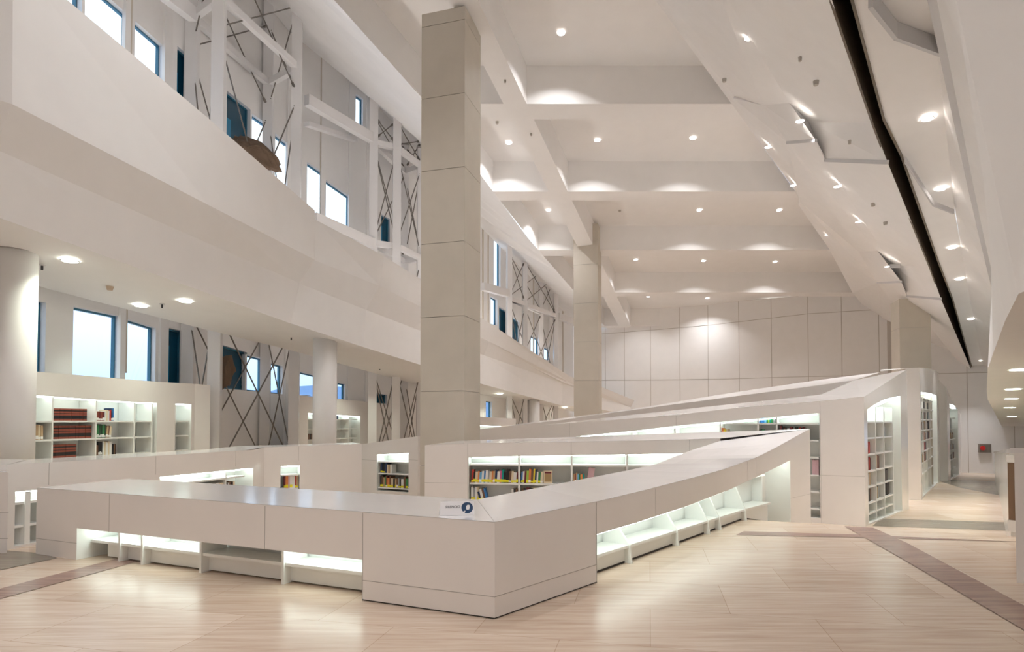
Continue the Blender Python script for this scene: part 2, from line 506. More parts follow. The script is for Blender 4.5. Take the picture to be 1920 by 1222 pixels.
pc = cover([onsurf(x, y, pln(4.2)) for x, y in ((1831, 150), (1892, 400), (1912, 490))], -2, 33)
pse = cover([onsurf(x, y, soff) for x, y in ((1920, 530), (1885, 600), (1852, 690), (1850, 745), (1862, 768))], -2, 33)
RE, RS, RS2, RC, RSE = [resample(p, YS) for p in (pe, ps, ps2, pc, pse)]
for A, xm in ((RE, 3.0), (RS, 3.25), (RS2, 3.33), (RC, 3.6), (RSE, 3.9)):   # nearer than the frame the bulkhead runs straight back
    for p, y in zip(A, YS):
        if y < 4.7: p.x = max(p.x, xm); p.y = y
mb = MB()
for i in range(len(YS)-1):
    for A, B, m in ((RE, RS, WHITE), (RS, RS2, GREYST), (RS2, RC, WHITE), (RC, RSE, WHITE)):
        mb.poly([A[i], A[i+1], B[i+1], B[i]], m)
struct(mb.build('wall_right'), 'tall folded white bulkhead rising above the right aisle', 'bulkhead')
mb = MB()
for i in range(len(YS)-1):
    a, b = RSE[i], RSE[i+1]
    mb.poly([a, b, (b.x+7, b.y-3, b.z), (a.x+7, a.y-3, a.z)], CEIL)
struct(mb.build('ceiling'), 'low ceiling of the side aisle behind the white parapet', 'ceiling')
mb = MB()
mb.poly([(4.2, -5, -1.2), (30, 24, -1.2), (30, 24, 4), (4.2+5, -5, 4)], WHITE)
struct(mb.build('wall_right'), 'outer wall of the side aisle', 'wall')

# ------------------------------------------------------------------ parapet on the right
PR = Path([(-.6, 0), (5.67, 6.85), (7.15, 8.7)], -1)
PR2 = Path([(7.30, 9.02), (10.3, 12.9), (13.5, 17.0), (19.4, 24.7)], -1)
def parapet(path, u0, u1, label, thin=.16):
    zf = lambda u: fz(*path.P(u)); zt = lambda u: max(zf(u)+1.08, 1.6-.052*path.P(u).y)
    par = empty('parapet', path.O(u0, 0, 0), label, 'parapet')
    mb = MB(); sweep(mb, path, u0, u1, 0, thin, zf, zt, LACQ, 1.0); mb.build('panel', par)
    mb = MB(); sweep(mb, path, u0, u1, -.03, thin+.06, zt, lambda u: zt(u)+.05, LACTOP, 1.0); mb.build('handrail', par)
    return par
parapet(PR, PR.c[1]-1.0, PR.L, 'white parapet at the right edge of the floor, nearest the camera')
parapet(PR2, 0, PR2.L, 'long white parapet further down the aisle, behind the brown plate')
BROWN = mat('brown_panel', (.20, .12, .07), .35)
a_, b_ = atY(1889.6, 900, 8.92), atY(1906, 900, 8.84)
ps_ = Path([a_.xy, b_.xy], 1)
o = empty('guard_post', (a_.x, a_.y, 0), 'upright brown plate on a white foot between two white parapets', 'guard post')
mb = MB(); sweep(mb, ps_, 0, ps_.L, 0, .03, .17, 1.0, BROWN); mb.build('brown_plate', o)
mb = MB(); sweep(mb, ps_, -.01, ps_.L, -.01, .05, 0, .17, LACQ); mb.build('foot', o)
mb = MB(); sweep(mb, ps_, -.01, ps_.L, -.01, .05, 1.0, 1.10, LACQ); mb.build('cap', o)

# ------------------------------------------------------------------ far wall (panelled)
FW = Path([(2.2, 36.9), (11, 35.4), (19.5, 31.6), (24.6, 29.6), (30, 27.5)], 1)
mb = MB()
fwt = lin([(0, 8.4), (FW.L, 8.4)])
xs = [1135, 1171, 1220, 1275, 1328, 1386, 1447, 1516, 1579, 1649, 1720, 1813, 1900, 1990]
ys_j = zpx(FW, [(1140, 713), (1380, 710), (1500, 706), (1649, 703), (1813, 699)])
us = [FW.u(x, 700) for x in xs]
us = [0]+[u for u in us if .3 < u < FW.L-.1]+[FW.L]
zj2 = zpx(FW, [(1386, 603), (1516, 588), (1649, 580), (1800, 560)])
facade(mb, FW, -1.6, fwt, [], LJOINT, inset=.012)
for a, b in zip(us, us[1:]):
    for k, (lo, hi) in enumerate(((lambda u: -1.5, ys_j), (ys_j, zj2), (zj2, fwt))):
        mb.poly([FW.O(a+.014, 0, lo(a)+.014), FW.O(b-.014, 0, lo(b)+.014), FW.O(b-.014, 0, hi(b)-.014), FW.O(a+.014, 0, hi(a)-.014)], WHITE)
struct(mb.build('wall_back'), 'far end wall clad in large white panels', 'wall')

# shell behind and beside the camera
mb = MB()
mb.poly([(-10.6, -6, 16.2), (40, -6, 16.2), (40, 42, 16.2), (3, 42, 16.2), (-7.8, 20.5, 16.2)], WHITE)  # unseen lid added over the hall to stop sky light leaking in
struct(mb.build('sky_blocker'), 'unseen slab added above the coffered ceiling to block sky light', 'sky_blocker')
mb = MB()
mb.poly([(-10.4, -5, -.1), (14, -5, -.1), (14, -5, 13.5), (-10.4, -5, 13.5)], WHITE)
mb.poly([(14, -5, -.1), (14, 4, -.1), (14, 4, 13.0), (14, -5, 13.5)], WHITE)
struct(mb.build('wall_front'), 'plain wall behind the camera', 'wall')

# ------------------------------------------------------------------ left window wall
UPW = [  # px0, px1, top y at px0, top y at px1, bottom y, dark
 (60, 86, -160, -120, 60, 0), (102, 145, -115, -78, 90, 0), (160, 235, -31, 33, 150, 0), (253, 297.5, 50, 87.5, 210, 0), (332.5, 350, 94, 109, 250, 1),
 (425.5, 462, 177, 206, 340, 1), (472.6, 500.6, 219.6, 239, 340, 0), (516, 536, 256, 271, 380, 0),
 (576, 600, 306.5, 325.7, 430, 0), (610.8, 649, 339.7, 369, 450, 0), (667, 674, 180, 186, 250, 0), (715, 725, 404, 411, 470, 1),
 (926, 933, 449, 452, 540, 0), (920, 927, 557, 562, 608, 0), (935.7, 947, 576, 585, 625, 1), (956, 969, 592, 603, 645, 1),
 (995, 1006, 630, 636, 665, 0), (1020, 1027, 651, 656, 674, 0), (1038, 1042, 666, 670, 682, 0)]
LOW = [(-10, 40, 548, 560, 700, 0), (55, 75, 565, 568, 712, 0), (138, 215.6, 577.5, 593, 722, 0), (234.4, 283, 599.4, 615, 728, 0), (316.7, 335, 617, 621, 728, 1),
 (409.8, 455.6, 645.8, 660.7, 729.5, 1), (460, 486.5, 665, 673, 733, 0), (501.5, 523, 679, 686, 737.5, 0),
 (560, 589, 697, 705, 746, 0), (633, 640, 718, 720, 756, 0), (698.5, 719, 736, 740, 760, 1), (911, 917, 752, 753, 784, 0)]
PD = .14
WLo = Path([p+Vector((-1, .2)).normalized()*PD for p in WL.p], 1)
holes = []
wins = []
for (a, b, ta, tb, bt, dk) in UPW+LOW:
    ua = WL.u(a, ta); za = WLo.hit(a, ta)[1]; ub, zb_ = WLo.hit(b, tb)
    um, z0 = WL.hit((a+b)/2, bt)
    if ub < ua: continue
    h = (ua, ub, (lambda z: (lambda u: z))(z0), lin([(ua, za), (ub, zb_)]))
    holes.append(h); wins.append((h, dk))
mb = MB()
facade(mb, WL, -1.2, WLtop, holes, WHITE, step=2.5)
wl = struct(mb.build('wall_left'), 'tall white window wall along the reading gallery', 'wall')
for i, (h, dk) in enumerate(wins):
    mb = MB(); liner(mb, WL, h, PD+.05, REVEAL, back=False)
    w = mb.build('window_%d' % (i+1))
    w['kind'] = 'structure'
    w['label'] = ('dark teal window %s floor of the window wall' if dk else 'pale window %s floor of the window wall') % ('on the upper' if i < len(UPW) else 'on the lower')
    ua, ub, lo, hi = h; fwid = min(.04, (ub-ua)*.12)
    mb = MB()
    for a, b, l2, h2 in ((ua, ua+fwid, lo, hi), (ub-fwid, ub, lo, hi), (ua, ub, lo, lambda u: lo(u)+fwid), (ua, ub, lambda u: hi(u)-fwid, hi)):
        sweep(mb, WL, a, b, PD-.03, PD+.04, l2, h2, FRAME)
    mb.build('frame', w)
    mb = MB()
    pm = DARKG if dk else GLASS
    mb.poly([WL.O(ua, PD, lo(ua)), WL.O(ub, PD, lo(ub)), WL.O(ub, PD, hi(ub)), WL.O(ua, PD, hi(ua))], pm)
    mb.build('pane', w)
    if dk and ub-ua > .35:
        mb = MB(); k = (ub-ua)
        sweep(mb, WL, ua+k*.10, ua+k*.30, PD-.03, PD-.01, lambda u: lo(u)+.1, lambda u: lo(u)+(hi(u)-lo(u))*.72, DARKG2)
        mb.build('glazing_bar', w)
# pilasters / vertical trims on the wall
mb = MB()
for px, y in ((226, 650), (301, 660), (343, 660), (494, 700), (536, 700), (605, 370), (657, 300), (690, 300), (950, 500), (985, 540), (1030, 600)):
    u = WL.u(px, y)
    sweep(mb, WL, u-.09, u+.09, -.06, .02, -.9, lambda q: WLtop(q)-.02, WHITE)
struct(mb.build('trim_9'), 'white vertical ribs of the window wall', 'wall rib')
mb = MB()
for px, y in ((244, 50), (603, 160), (690, 300), (905, 480), (915, 480), (1000, 560), (1055, 620)):
    u = WL.u(px, y)
    sweep(mb, WL, u-.035, u+.035, -.03, .02, WL.z(px, 700), lambda q: WLtop(q)-.02, MULL)
struct(mb.build('trim_10'), 'thin tan joints between the panels of the window wall', 'panel joint')

# hills and sky outside
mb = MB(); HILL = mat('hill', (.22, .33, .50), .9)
pts = []
for i in range(61):
    x = -900+i*20; y = 380+60*math.sin(i*.2)
    z = 14+ 20*max(0, math.sin(i*.33+.6))+7*math.sin(i*.9)
    pts.append((x, y, z))
for a, b in zip(pts, pts[1:]):
    mb.poly([(a[0], a[1], -20), (b[0], b[1], -20), b, a], HILL)
    mb.poly([a, b, (b[0]-80, b[1]+160, -20), (a[0]-80, a[1]+160, -20)], HILL)
struct(mb.build('hill'), 'distant blue hills beyond the windows', 'hills')

# ------------------------------------------------------------------ gallery (balcony)
def V(x, y, z): return Vector((x, y, z))
ST = [  # top, fold1, fold2, bottom, back
 (V(-9.6, 5.2, 7.9), V(-9.6, 5.2, 5.95), V(-9.75, 5.5, 5.3), V(-9.9, 5.7, 4.5), V(-10.1, 5.9, 4.45)),
 (V(-6.55, 7.9, 7.72), V(-6.47, 7.84, 5.70), V(-6.75, 7.92, 5.15), V(-6.88, 7.96, 4.32), V(-8.95, 9.2, 4.22)),
 (V(-5.55, 11.1, 7.13), V(-5.55, 11.1, 5.545), V(-5.85, 11.1, 4.97), V(-5.98, 11.0, 4.08), V(-8.62, 11.4, 4.05)),
 (V(-4.64, 14.3, 6.55), V(-4.64, 14.3, 5.39), V(-4.94, 14.15, 4.80), V(-5.09, 14.0, 3.84), V(-7.3, 14.7, 3.78)),
 (V(-4.63, 14.33, 6.34), V(-4.64, 14.33, 5.38), V(-4.94, 14.18, 4.79), V(-5.08, 14.03, 3.84), V(-7.28, 14.73, 3.78)),
 (V(-3.37, 16.1, 5.95), V(-3.49, 16.1, 5.16), V(-3.80, 15.9, 4.49), V(-3.84, 15.8, 3.51), V(-6.1, 16.9, 3.55)),
 (V(-.76, 24.3, 5.40), V(-.89, 24.3, 4.75), V(-1.12, 24.2, 4.2), V(-1.15, 24.0, 3.04), V(-3.9, 23.7, 3.06)),
 (V(3.0, 32.0, 3.94), V(2.86, 32.0, 3.70), V(2.64, 31.9, 3.56), V(2.6, 31.9, 2.40), V(.6, 31.0, 2.5)),
 (V(4.9, 33.6, 3.46), V(4.8, 33.6, 3.2), V(4.6, 33.6, 3.0), V(4.6, 33.6, 2.3), V(2.6, 34.6, 2.3)),
 (V(7.1, 35.6, 2.8), V(7.0, 35.6, 2.6), V(6.9, 35.6, 2.4), V(6.9, 35.6, 1.9), V(5.0, 36.0, 1.9))]
mb = MB()
R = []
for t, f1, f2, bt, bk in ST:
    nrm = Vector((bk.x-bt.x, bk.y-bt.y, 0)); nrm.normalize(); fl = f1.z-.12
    ti = t+nrm*.28; fi = Vector((ti.x, ti.y, fl)); bkt = Vector((bk.x, bk.y, min(fl, max(bk.z+.35, fl))))
    R.append([t, f1, f2, bt, bk, bkt, fi, ti])
for a, b in zip(R, R[1:]):
    for j in range(8): mb.poly([a[j], b[j], b[(j+1) % 8], a[(j+1) % 8]], WHITE)
mb.poly(R[0][::-1], WHITE); mb.poly(R[-1], WHITE)
struct(mb.build('balcony_slab'), 'white gallery with a solid folded parapet running the length of the hall', 'balcony')
soffL = lambda x, y: 4.96-.08*y
sfw = lambda px, py: onsurf(px, py, soffL)

# ------------------------------------------------------------------ pillars and columns
def pillar(cx_px, Y, z1, label, z0=-.6, w=1.0, th=-math.radians(16.5), course=1.58, zj=0.0):
    """square stone pillar; front-left corner seen at pixel column cx_px at depth Y"""
    x0 = (cx_px-CX)/F*Y; c, s = math.cos(th), math.sin(th)
    fx = Vector((c, s, 0)); sx = Vector((-s, c, 0)); o = Vector((x0, Y, 0)); ctr = o+fx*w/2+sx*w/2
    mb = MB(); mb.box((ctr.x, ctr.y, (z0+z1)/2), (w-.03, w-.03, z1-z0-.02), JOINT, th)
    z = z0-zj
    while z < z1:
        a, b = max(z0, z)+.006, min(z1, z+course)-.006
        if b > a: mb.box((ctr.x, ctr.y, (a+b)/2), (w, w, b-a), STONE, th)
        z += course
    return struct(mb.build('pillar'), label, 'pillar'), ctr
pillar(788, 13.1, Pc(13.5)+.02, 'tall square beige stone pillar left of centre, nearest of the three', zj=.63, z0=-.3)
pillar(1076, 25.0, 9.64, 'square beige stone pillar meeting the long ceiling beam beside the gallery', zj=.3, z0=-1.2)
p3, _ = pillar(1689, 22.5, 6.1, 'short square beige stone pillar rising behind the tall bookcases', zj=.2, z0=-1.1)
def column(px0, px1, Y, z1, label, cap=True):
    r = (px1-px0)/2/F*Y; x = ((px0+px1)/2-CX)/F*Y
    mb = MB(); mb.tube((x, Y, fz(x, Y)-.01), (x, Y, z1), r, WHITE, 40)
    o = mb.build('column', None, True); struct(o, label, 'column')
    for p in o.data.polygons:
        if len(p.vertices) > 4: p.use_smooth = False
    if cap:
        m2 = MB(); m2.tube((x, Y, z1-.03), (x, Y, z1-.005), r+.012, JOINT, 40); m2.build('shadow_joint', o)
    return x, Y, r
column(-14, 58, 9.45, 4.24, 'round white column nearest the camera, at the far left')
column(587, 630.5, 15.5, 3.74, 'round white column standing left of the tall stone pillar')
column(989, 1012, 29.5, 2.62, 'round white column far away under the gallery')

# ------------------------------------------------------------------ bookcase helpers
def quadstrip(mb, a, b, c, d, m, k=5):
    """one quad split k times between its a-b edge and its d-c edge"""
    for i in range(k):
        s0, s1 = i/k, (i+1)/k
        mb.poly([a+(d-a)*s0, b+(c-b)*s0, b+(c-b)*s1, a+(d-a)*s1], m)
def case(name, label, loc, cat='bookcase', group=None): return empty(name, loc, label, cat, group)
def joints(parent, path, us, zb, zt, hl=(), d=-.0015):
    for u in us:
        mb = MB(); sweep(mb, path, u-.003, u+.003, d, .002, zb, zt, JOINT); mb.build('panel_joint', parent)
    for (a, b, z) in hl:
        mb = MB(); z = const(z); sweep(mb, path, a, b, d, .002, lambda u: z(u)-.003, lambda u: z(u)+.003, JOINT); mb.build('panel_joint', parent)
def ledstrip(parent, path, u0, u1, z, d0=.03, d1=.09):
    z = const(z); mb = MB(); sweep(mb, path, u0, u1, d0, d1, lambda u: z(u)-.028, lambda u: z(u)-.006, LED)
    return mb.build('light_strip', parent)
def board(parent, path, u0, u1, z, d0=.06, d1=.40, t=.03, name='shelf_board'):
    z = const(z); mb = MB(); sweep(mb, path, u0, u1, d0, d1, lambda u: z(u)-t, lambda u: z(u), SHELFM); return mb.build(name, parent)
def divider(parent, path, u, z0, z1, d0=.05, d1=.40, t=.03, name='divider'):
    mb = MB(); sweep(mb, path, u-t/2, u+t/2, d0, d1, z0, z1, SHELFM); return mb.build(name, parent)

# ---- the low bookcase loop: left run, corner block, sloping arm, inner run
Lp, Cp = Vector((-5.73, 7.42)), Vector((-.14, 4.99))
k1 = onsurf(680, 1125, lambda x, y: 0.)
K1 = Vector((k1.x, k1.y)); t_ = (K1-Lp).dot(Cp-Lp)/(Cp-Lp).length_squared; K1 = Lp+(Cp-Lp)*t_
LI, CI = Vector((-5.3, 8.5)), Vector((-.36, 6.38)); KI = LI+(CI-LI)*t_
R1p = Vector((.84, 6.11)); R2p = Vector((3.96, 9.95)); Ep = Vector((5.63, 11.6))
run = Path([Lp, K1], 1)
ztL = lin([(0, .795), (run.L, .785)])
b_run = case('low_bookcase', 'long low white bookcase with lit floor-level shelves, running left from the corner', (Lp.x, Lp.y, 0))
un0 = run.u(143.5, 1030); nzt = lin([run.hit(144, 990), run.hit(200, 997), run.hit(677, 1049)])
hole = (un0, run.L, 0.0, nzt)
mb = MB(); facade(mb, run, 0, ztL, [hole], LACQ)
mb.poly([(Lp.x, Lp.y, 0), (LI.x, LI.y, 0), (LI.x, LI.y, .80), (Lp.x, Lp.y, .795)], LACQ)
mb.poly([(LI.x, LI.y, 0), (KI.x, KI.y, 0), (KI.x, KI.y, .79), (LI.x, LI.y, .80)], LACQ)
mb.poly([(K1.x, K1.y, 0), (KI.x, KI.y, 0), (KI.x, KI.y, .79), (K1.x, K1.y, .785)], LACQ)
mb.build('carcass', b_run)
mb = MB(); mb.poly([(Lp.x, Lp.y, .797), (K1.x, K1.y, .787), (KI.x, KI.y, .792), (LI.x, LI.y, .802)], LACTOP); mb.build('worktop', b_run)
mb = MB(); liner(mb, run, hole, .48, SHELFM, bottom=False); mb.build('niche', b_run)
bz = zpx(off(run, .15), [(170, 1011), (355, 1033), (677, 1072)])
board(b_run, run, un0+.02, run.L-.01, bz, .15, .46, .03)
mb = MB(); sweep(mb, run, un0+.2, run.L-.01, .23, .26, .015, lambda u: bz(u)-.035, SHELFM); mb.build('kick_panel', b_run)
dv = [run.u(x, 1060) for x in (201, 244, 355, 511)]
for u in dv: divider(b_run, run, u, 0.0, lambda q: nzt(q)-.004, .13, .46, .03)
ends = [un0+.05]+dv+[run.L-.02]
for i, (a, b) in enumerate(zip(ends, ends[1:])):
    if i != 3: ledstrip(b_run, run, a+.03, b-.03, nzt, .12, .22)
joints(b_run, run, [run.u(205, 950), run.u(497, 950)], lambda u: nzt(u) if u > un0 else .25, lambda u: ztL(u)-.01, [(0, un0, .19)])
# corner block
cor = Path([K1, Cp, R1p], 1)
b_cor = case('corner_block', 'solid white corner block joining the low bookcase and the sloping one', (Cp.x, Cp.y, 0), 'counter')
ztC = lin([(0, .785), (cor.c[1], .78), (cor.L, .80)])
mb = MB(); facade(mb, cor, .012, ztC, [], LACQ)
RI = Vector((.31, 7.36))
for a, b, za, zb_ in ((KI, CI, .79, .785), (CI, RI, .785, .80), (RI, R1p, .80, .80), (KI, K1, .79, .785)):
    mb.poly([(a.x, a.y, 0), (b.x, b.y, 0), (b.x, b.y, zb_), (a.x, a.y, za)], LACQ)
mb.build('carcass', b_cor)
mb = MB()
mb.poly([(K1.x, K1.y, .787), (Cp.x, Cp.y, .782), (CI.x, CI.y, .787), (KI.x, KI.y, .792)], LACTOP)
mb.poly([(Cp.x, Cp.y, .782), (R1p.x, R1p.y, .802), (RI.x, RI.y, .802), (CI.x, CI.y, .787)], LACTOP)
mb.build('worktop', b_cor)
mb = MB(); mb.beam((Cp.x, Cp.y, .783), (CI.x, CI.y, .788), .004, .002, JOINT); mb.build('mitre_joint', b_cor)
mb = MB(); sweep(mb, cor, .01, cor.L-.01, .012, .03, 0, .014, GAP); mb.build('shadow_gap', b_cor)
joints(b_cor, cor, [.004, cor.L-.004], .012, lambda u: ztC(u)-.005, [(0, cor.L, .18)])
# sloping arm
arm = Path([R1p, R2p, Ep], 1)
ztA = zpx(arm, [(1119, 940.5), (1200, 921), (1300, 895.5), (1360, 879), (1420, 857), (1455, 839), (1489, 820), (1517, 805)])
zfA = lambda u: fz(*arm.P(u))
b_arm = case('low_bookcase', 'sloping white bookcase rising away from the corner, with empty lit slanted shelves', (R1p.x, R1p.y, 0))
ua1 = arm.u(1482.5, 950)
ntA = zpx(arm, [(1120.5, 1001), (1198.5, 978), (1283, 950.6), (1366, 918.5), (1421, 893), (1482.7, 862)])
hA = (.003, ua1, lambda u: zfA(u), ntA)
mb = MB(); facade(mb, arm, zfA, ztA, [hA], LACQ, step=.25)
ARMI = [RI, Vector((1.655, 8.9)), Vector((2.24, 9.5)), Vector((3.0, 10.4)), Vector((3.7, 10.9))]
ARMZ = [.80, .88, .935, 1.09, 1.245]
arin = Path(ARMI, 1)
mb.poly([(Ep.x, Ep.y, -.5), (3.7, 10.9, -.3), (3.7, 10.9, 1.245), (Ep.x, Ep.y, ztA(arm.L))], LACQ)
azi = lin(list(zip(arin.c, ARMZ)))
facade(mb, arin, -.2, azi, [], LACQ)
mb.build('carcass', b_arm)
mb = MB(); n = 24
for i in range(n):
    a, b = i/n, (i+1)/n
    def o_(k, arm=arm): u = arm.L*k; p = arm.P(u); return (p.x, p.y, ztA(u)+.002)
    def i_(k): u = arin.L*k; p = arin.P(u); return (p.x, p.y, azi(u)+.002)
    quadstrip(mb, Vector(o_(a)), Vector(o_(b)), Vector(i_(b)), Vector(i_(a)), LACTOP)
mb.build('worktop', b_arm, True)
mb = MB(); liner(mb, arm, hA, .50, SHELFM, bottom=False, step=.3); mb.build('niche', b_arm)
bA = zpx(off(arm, .15), [(1120.6, 1040), (1201, 1016), (1289, 989.6), (1368, 965.5), (1462, 937)])
uend = arm.u(1462, 950)
board(b_arm, arm, .01, uend, bA, .15, .48, .03)
mb = MB(); sweep(mb, arm, .01, uend, .21, .24, lambda u: zfA(u)+.02, lambda u: bA(u)-.03, SHELFM); mb.build('kick_panel', b_arm)
mb = MB(); sweep(mb, arm, .0, uend, .205, .23, zfA, lambda u: zfA(u)+.02, GAP); mb.build('shadow_gap', b_arm)
def slant(parent, path, u, z0, zt_, t=.03):
    """divider whose front edge leans back above the shelf"""
    mb = MB(); p = lambda uu, d, z: path.O(uu, d, z)
    a, b = u-t/2, u+t/2; z1 = bA(u)
    mb.box8([p(a, .12, z0), p(b, .12, z0), p(b, .48, z0), p(a, .48, z0), p(a, .14, z1), p(b, .14, z1), p(b, .48, z1), p(a, .48, z1)], SHELFM)
    mb.box8([p(a, .14, z1), p(b, .14, z1), p(b, .48, z1), p(a, .48, z1), p(a, .36, zt_), p(b, .36, zt_), p(b, .48, zt_), p(a, .48, zt_)], SHELFM)
    mb.build('divider', parent)
dA = [arm.u(x, 1000) for x in (1203, 1290, 1347, 1368, 1415)]
for u in dA: slant(b_arm, arm, u, zfA(u), ntA(u)-.01)
divider(b_arm, arm, uend, zfA(uend), lambda q: ntA(q)-.2, .3, .48, .03)
mb = MB(); u5 = arm.u(1385, 900); z5 = zpx(arm, [(1387, 908), (1455, 892)])
sweep(mb, arm, u5, uend, .25, .48, lambda u: z5(u)-.025, z5, SHELFM); mb.build('shelf_board', b_arm)
for a, b in zip([.02]+dA, dA+[ua1-.05]): ledstrip(b_arm, arm, a+.03, b-.03, ntA, .06, .16)
joints(b_arm, arm, [arm.u(1229, 930), arm.u(1402, 870)], lambda u: ntA(u)+.01, lambda u: ztA(u)-.01, [(ua1, arm.L, zpx(arm, [(1482, 934), (1518, 926)]))])

# inner run
inn = Path([(-1.63, 11.5), (3.7, 10.9)], 1)
ztI = zpx(inn, [(797, 834.6), (858, 832), (878, 831), (1070, 828.5), (1230, 825.5), (1350, 822)])
b_inn = case('bookcase', 'white bookcase inside the loop with a lit row of colourful paperbacks', (-1.63, 11.5, 0))
ui = inn.u(878.5, 880); ue = inn.L-.15
ntI = zpx(inn, [(878, 857.5), (975, 855), (1070, 853.5), (1178, 852), (1260, 850.5)])
hI = (ui, ue, .04, ntI)
mb = MB(); facade(mb, inn, 0, ztI, [hI], LACQ, step=.5)
BKL = Vector((-1.11, 12.75))
mb.poly([(-1.63, 11.5, 0), (BKL.x, BKL.y, 0), (BKL.x, BKL.y, 1.19), (-1.63, 11.5, ztI(0))], LACQ)
mb.poly([(BKL.x, BKL.y, 0), (Ep.x, Ep.y, -.45), (Ep.x, Ep.y, ztA(arm.L)), (BKL.x, BKL.y, 1.19)], LACQ)
mb.build('carcass', b_inn)
bkp = Path([BKL, Ep], 1)
zbk = lin([(0, 1.192), bkp.hit(1020, 821.5), bkp.hit(1120, 817.5), bkp.hit(1230, 813.5), bkp.hit(1350, 809.5), (bkp.L, ztA(arm.L)+.002)])
mb = MB(); n = 16
for i in range(n):
    a, b = i/n, (i+1)/n
    f0, f1 = inn.O(inn.L*a, 0, ztI(inn.L*a)+.002), inn.O(inn.L*b, 0, ztI(inn.L*b)+.002)
    g0, g1 = bkp.O(bkp.L*a, 0, zbk(bkp.L*a)), bkp.O(bkp.L*b, 0, zbk(bkp.L*b))
    quadstrip(mb, f0, f1, g1, g0, LACTOP)
mb.build('worktop', b_inn, True)
mb = MB(); liner(mb, inn, hI, .42, SHELFM, step=.5); mb.build('niche', b_inn)
zI1 = inn.z(885, 869.6); zI2 = inn.z(885, 905.0)
dI = [inn.u(x, 880) for x in (973, 1072, 1176)]
for z in (zI1, zI2, zI2-.34): board(b_inn, inn, ui+.02, ue-.02, z, .03)
for u in dI: divider(b_inn, inn, u, .04, lambda q: ntI(q)-.01, .02)
for a, b in zip([ui+.03]+dI, dI+[ue-.03]): ledstrip(b_inn, inn, a+.03, b-.03, ntI, .04, .12)
joints(b_inn, inn, [inn.u(877, 900), inn.u(1071, 840), inn.u(1293, 835)], lambda u: ntI(u)+.005 if u > ui+.01 else .05, lambda u: ztI(u)-.005, [(0, ui, inn.z(830, 905))])

# ---- second low bookcase (behind, left)
c2 = Path([(-7.5, 7.72), (-6.26, 7.6), (-5.08, 12.6), (-3.3, 13.5)], 1)
zt2 = zpx(c2, [(16, 871), (250, 857), (478, 842.5), (494, 838.5), (678, 831.8)])
b_c2 = case('low_bookcase', 'low white bookcase behind the front one, running back from the left column', (-6, 10, 0))
na, nb_ = c2.u(300, 890), c2.u(475, 880)
nt2 = zpx(c2, [(330, 891), (400, 884), (475, 877)])
h2 = (na, nb_, .1, nt2)
nc, nd = c2.u(526, 880), c2.u(562, 880); h2b = (nc, nd, .1, const(c2.z(545, 873)))
ne, nf = c2.u(28, 960), c2.u(82, 960); nt2c = zpx(c2, [(29, 922), (75, 918)]); h2c = (ne, nf, .03, nt2c)
mb = MB(); facade(mb, c2, 0, zt2, [h2, h2b, h2c], LACQ, step=.6)
U = c2.sub(0, c2.L, .6)
for a, b in zip(U, U[1:]):
    mb.poly([c2.O(a, 0, zt2(a)), c2.O(b, 0, zt2(b)), c2.O(b, .95, zt2(b)), c2.O(a, .95, zt2(a))], LACTOP)
    mb.poly([c2.O(a, .95, 0), c2.O(b, .95, 0), c2.O(b, .95, zt2(b)), c2.O(a, .95, zt2(a))], LACQ)
mb.poly([c2.O(c2.L, 0, 0), c2.O(c2.L, .95, 0), c2.O(c2.L, .95, zt2(c2.L)), c2.O(c2.L, 0, zt2(c2.L))], LACQ)
mb.build('carcass', b_c2)
mb = MB(); liner(mb, c2, h2, .42, SHELFM); mb.build('niche', b_c2)
mb = MB(); liner(mb, c2, h2b, .42, SHELFM); mb.build('niche', b_c2)
mb = MB(); liner(mb, c2, h2c, .36, SHELFM); mb.build('niche', b_c2)
for y in (940, 983): board(b_c2, c2, ne+.02, nf-.02, c2.z(50, y), .03, .34)
divider(b_c2, c2, c2.u(53, 960), .03, lambda q: nt2c(q)-.01, .01, .34, .07)
ledstrip(b_c2, c2, ne+.04, nf-.04, nt2c, .03, .12)
z2s = zpx(c2, [(360, 903), (475, 889.5)]); z2b = c2.z(545, 889.5); z2c = c2.z(545, 915.5)
board(b_c2, c2, na+.02, nb_-.2, lambda u: z2s(u), .05); board(b_c2, c2, na+.02, nb_-.05, lambda u: z2s(u)-.32, .05)
board(b_c2, c2, nc+.02, nd-.02, z2b, .04); board(b_c2, c2, nc+.02, nd-.02, z2c, .04)
divider(b_c2, c2, c2.u(428, 890), .1, lambda q: nt2(q)-.01)
ledstrip(b_c2, c2, na+.05, nb_-.05, nt2, .04, .14); ledstrip(b_c2, c2, nc+.03, nd-.03, h2b[3], .04, .14)
joints(b_c2, c2, [c2.u(92, 880), c2.u(292, 870), c2.u(442, 860), c2.u(560, 850)], lambda u: max(.3, zt2(u)-.3), lambda u: zt2(u)-.004)
# ---- block at the far left
c3 = Path([(-7.6, 7.35), (-6.09, 7.45)], 1)
b_c3 = case('end_block', 'plain white block at the far left edge, closing the second low bookcase', (-6.1, 7.45, 0), 'counter')
z3c = c3.z(8, 885)
mb = MB(); mb.box8([(-7.6, 7.35, 0), (-6.10, 7.45, 0), (-6.28, 7.62, 0), (-6.6, 8.6, 0), (-7.6, 7.35, z3c), (-6.10, 7.45, z3c), (-6.28, 7.62, z3c), (-6.6, 8.6, z3c)], LACQ); mb.build('body', b_c3)
joints(b_c3, c3, [], 0, 1, [(0.2, c3.L, c3.z(8, 960)), (0.2, c3.L, c3.z(8, 1009))])

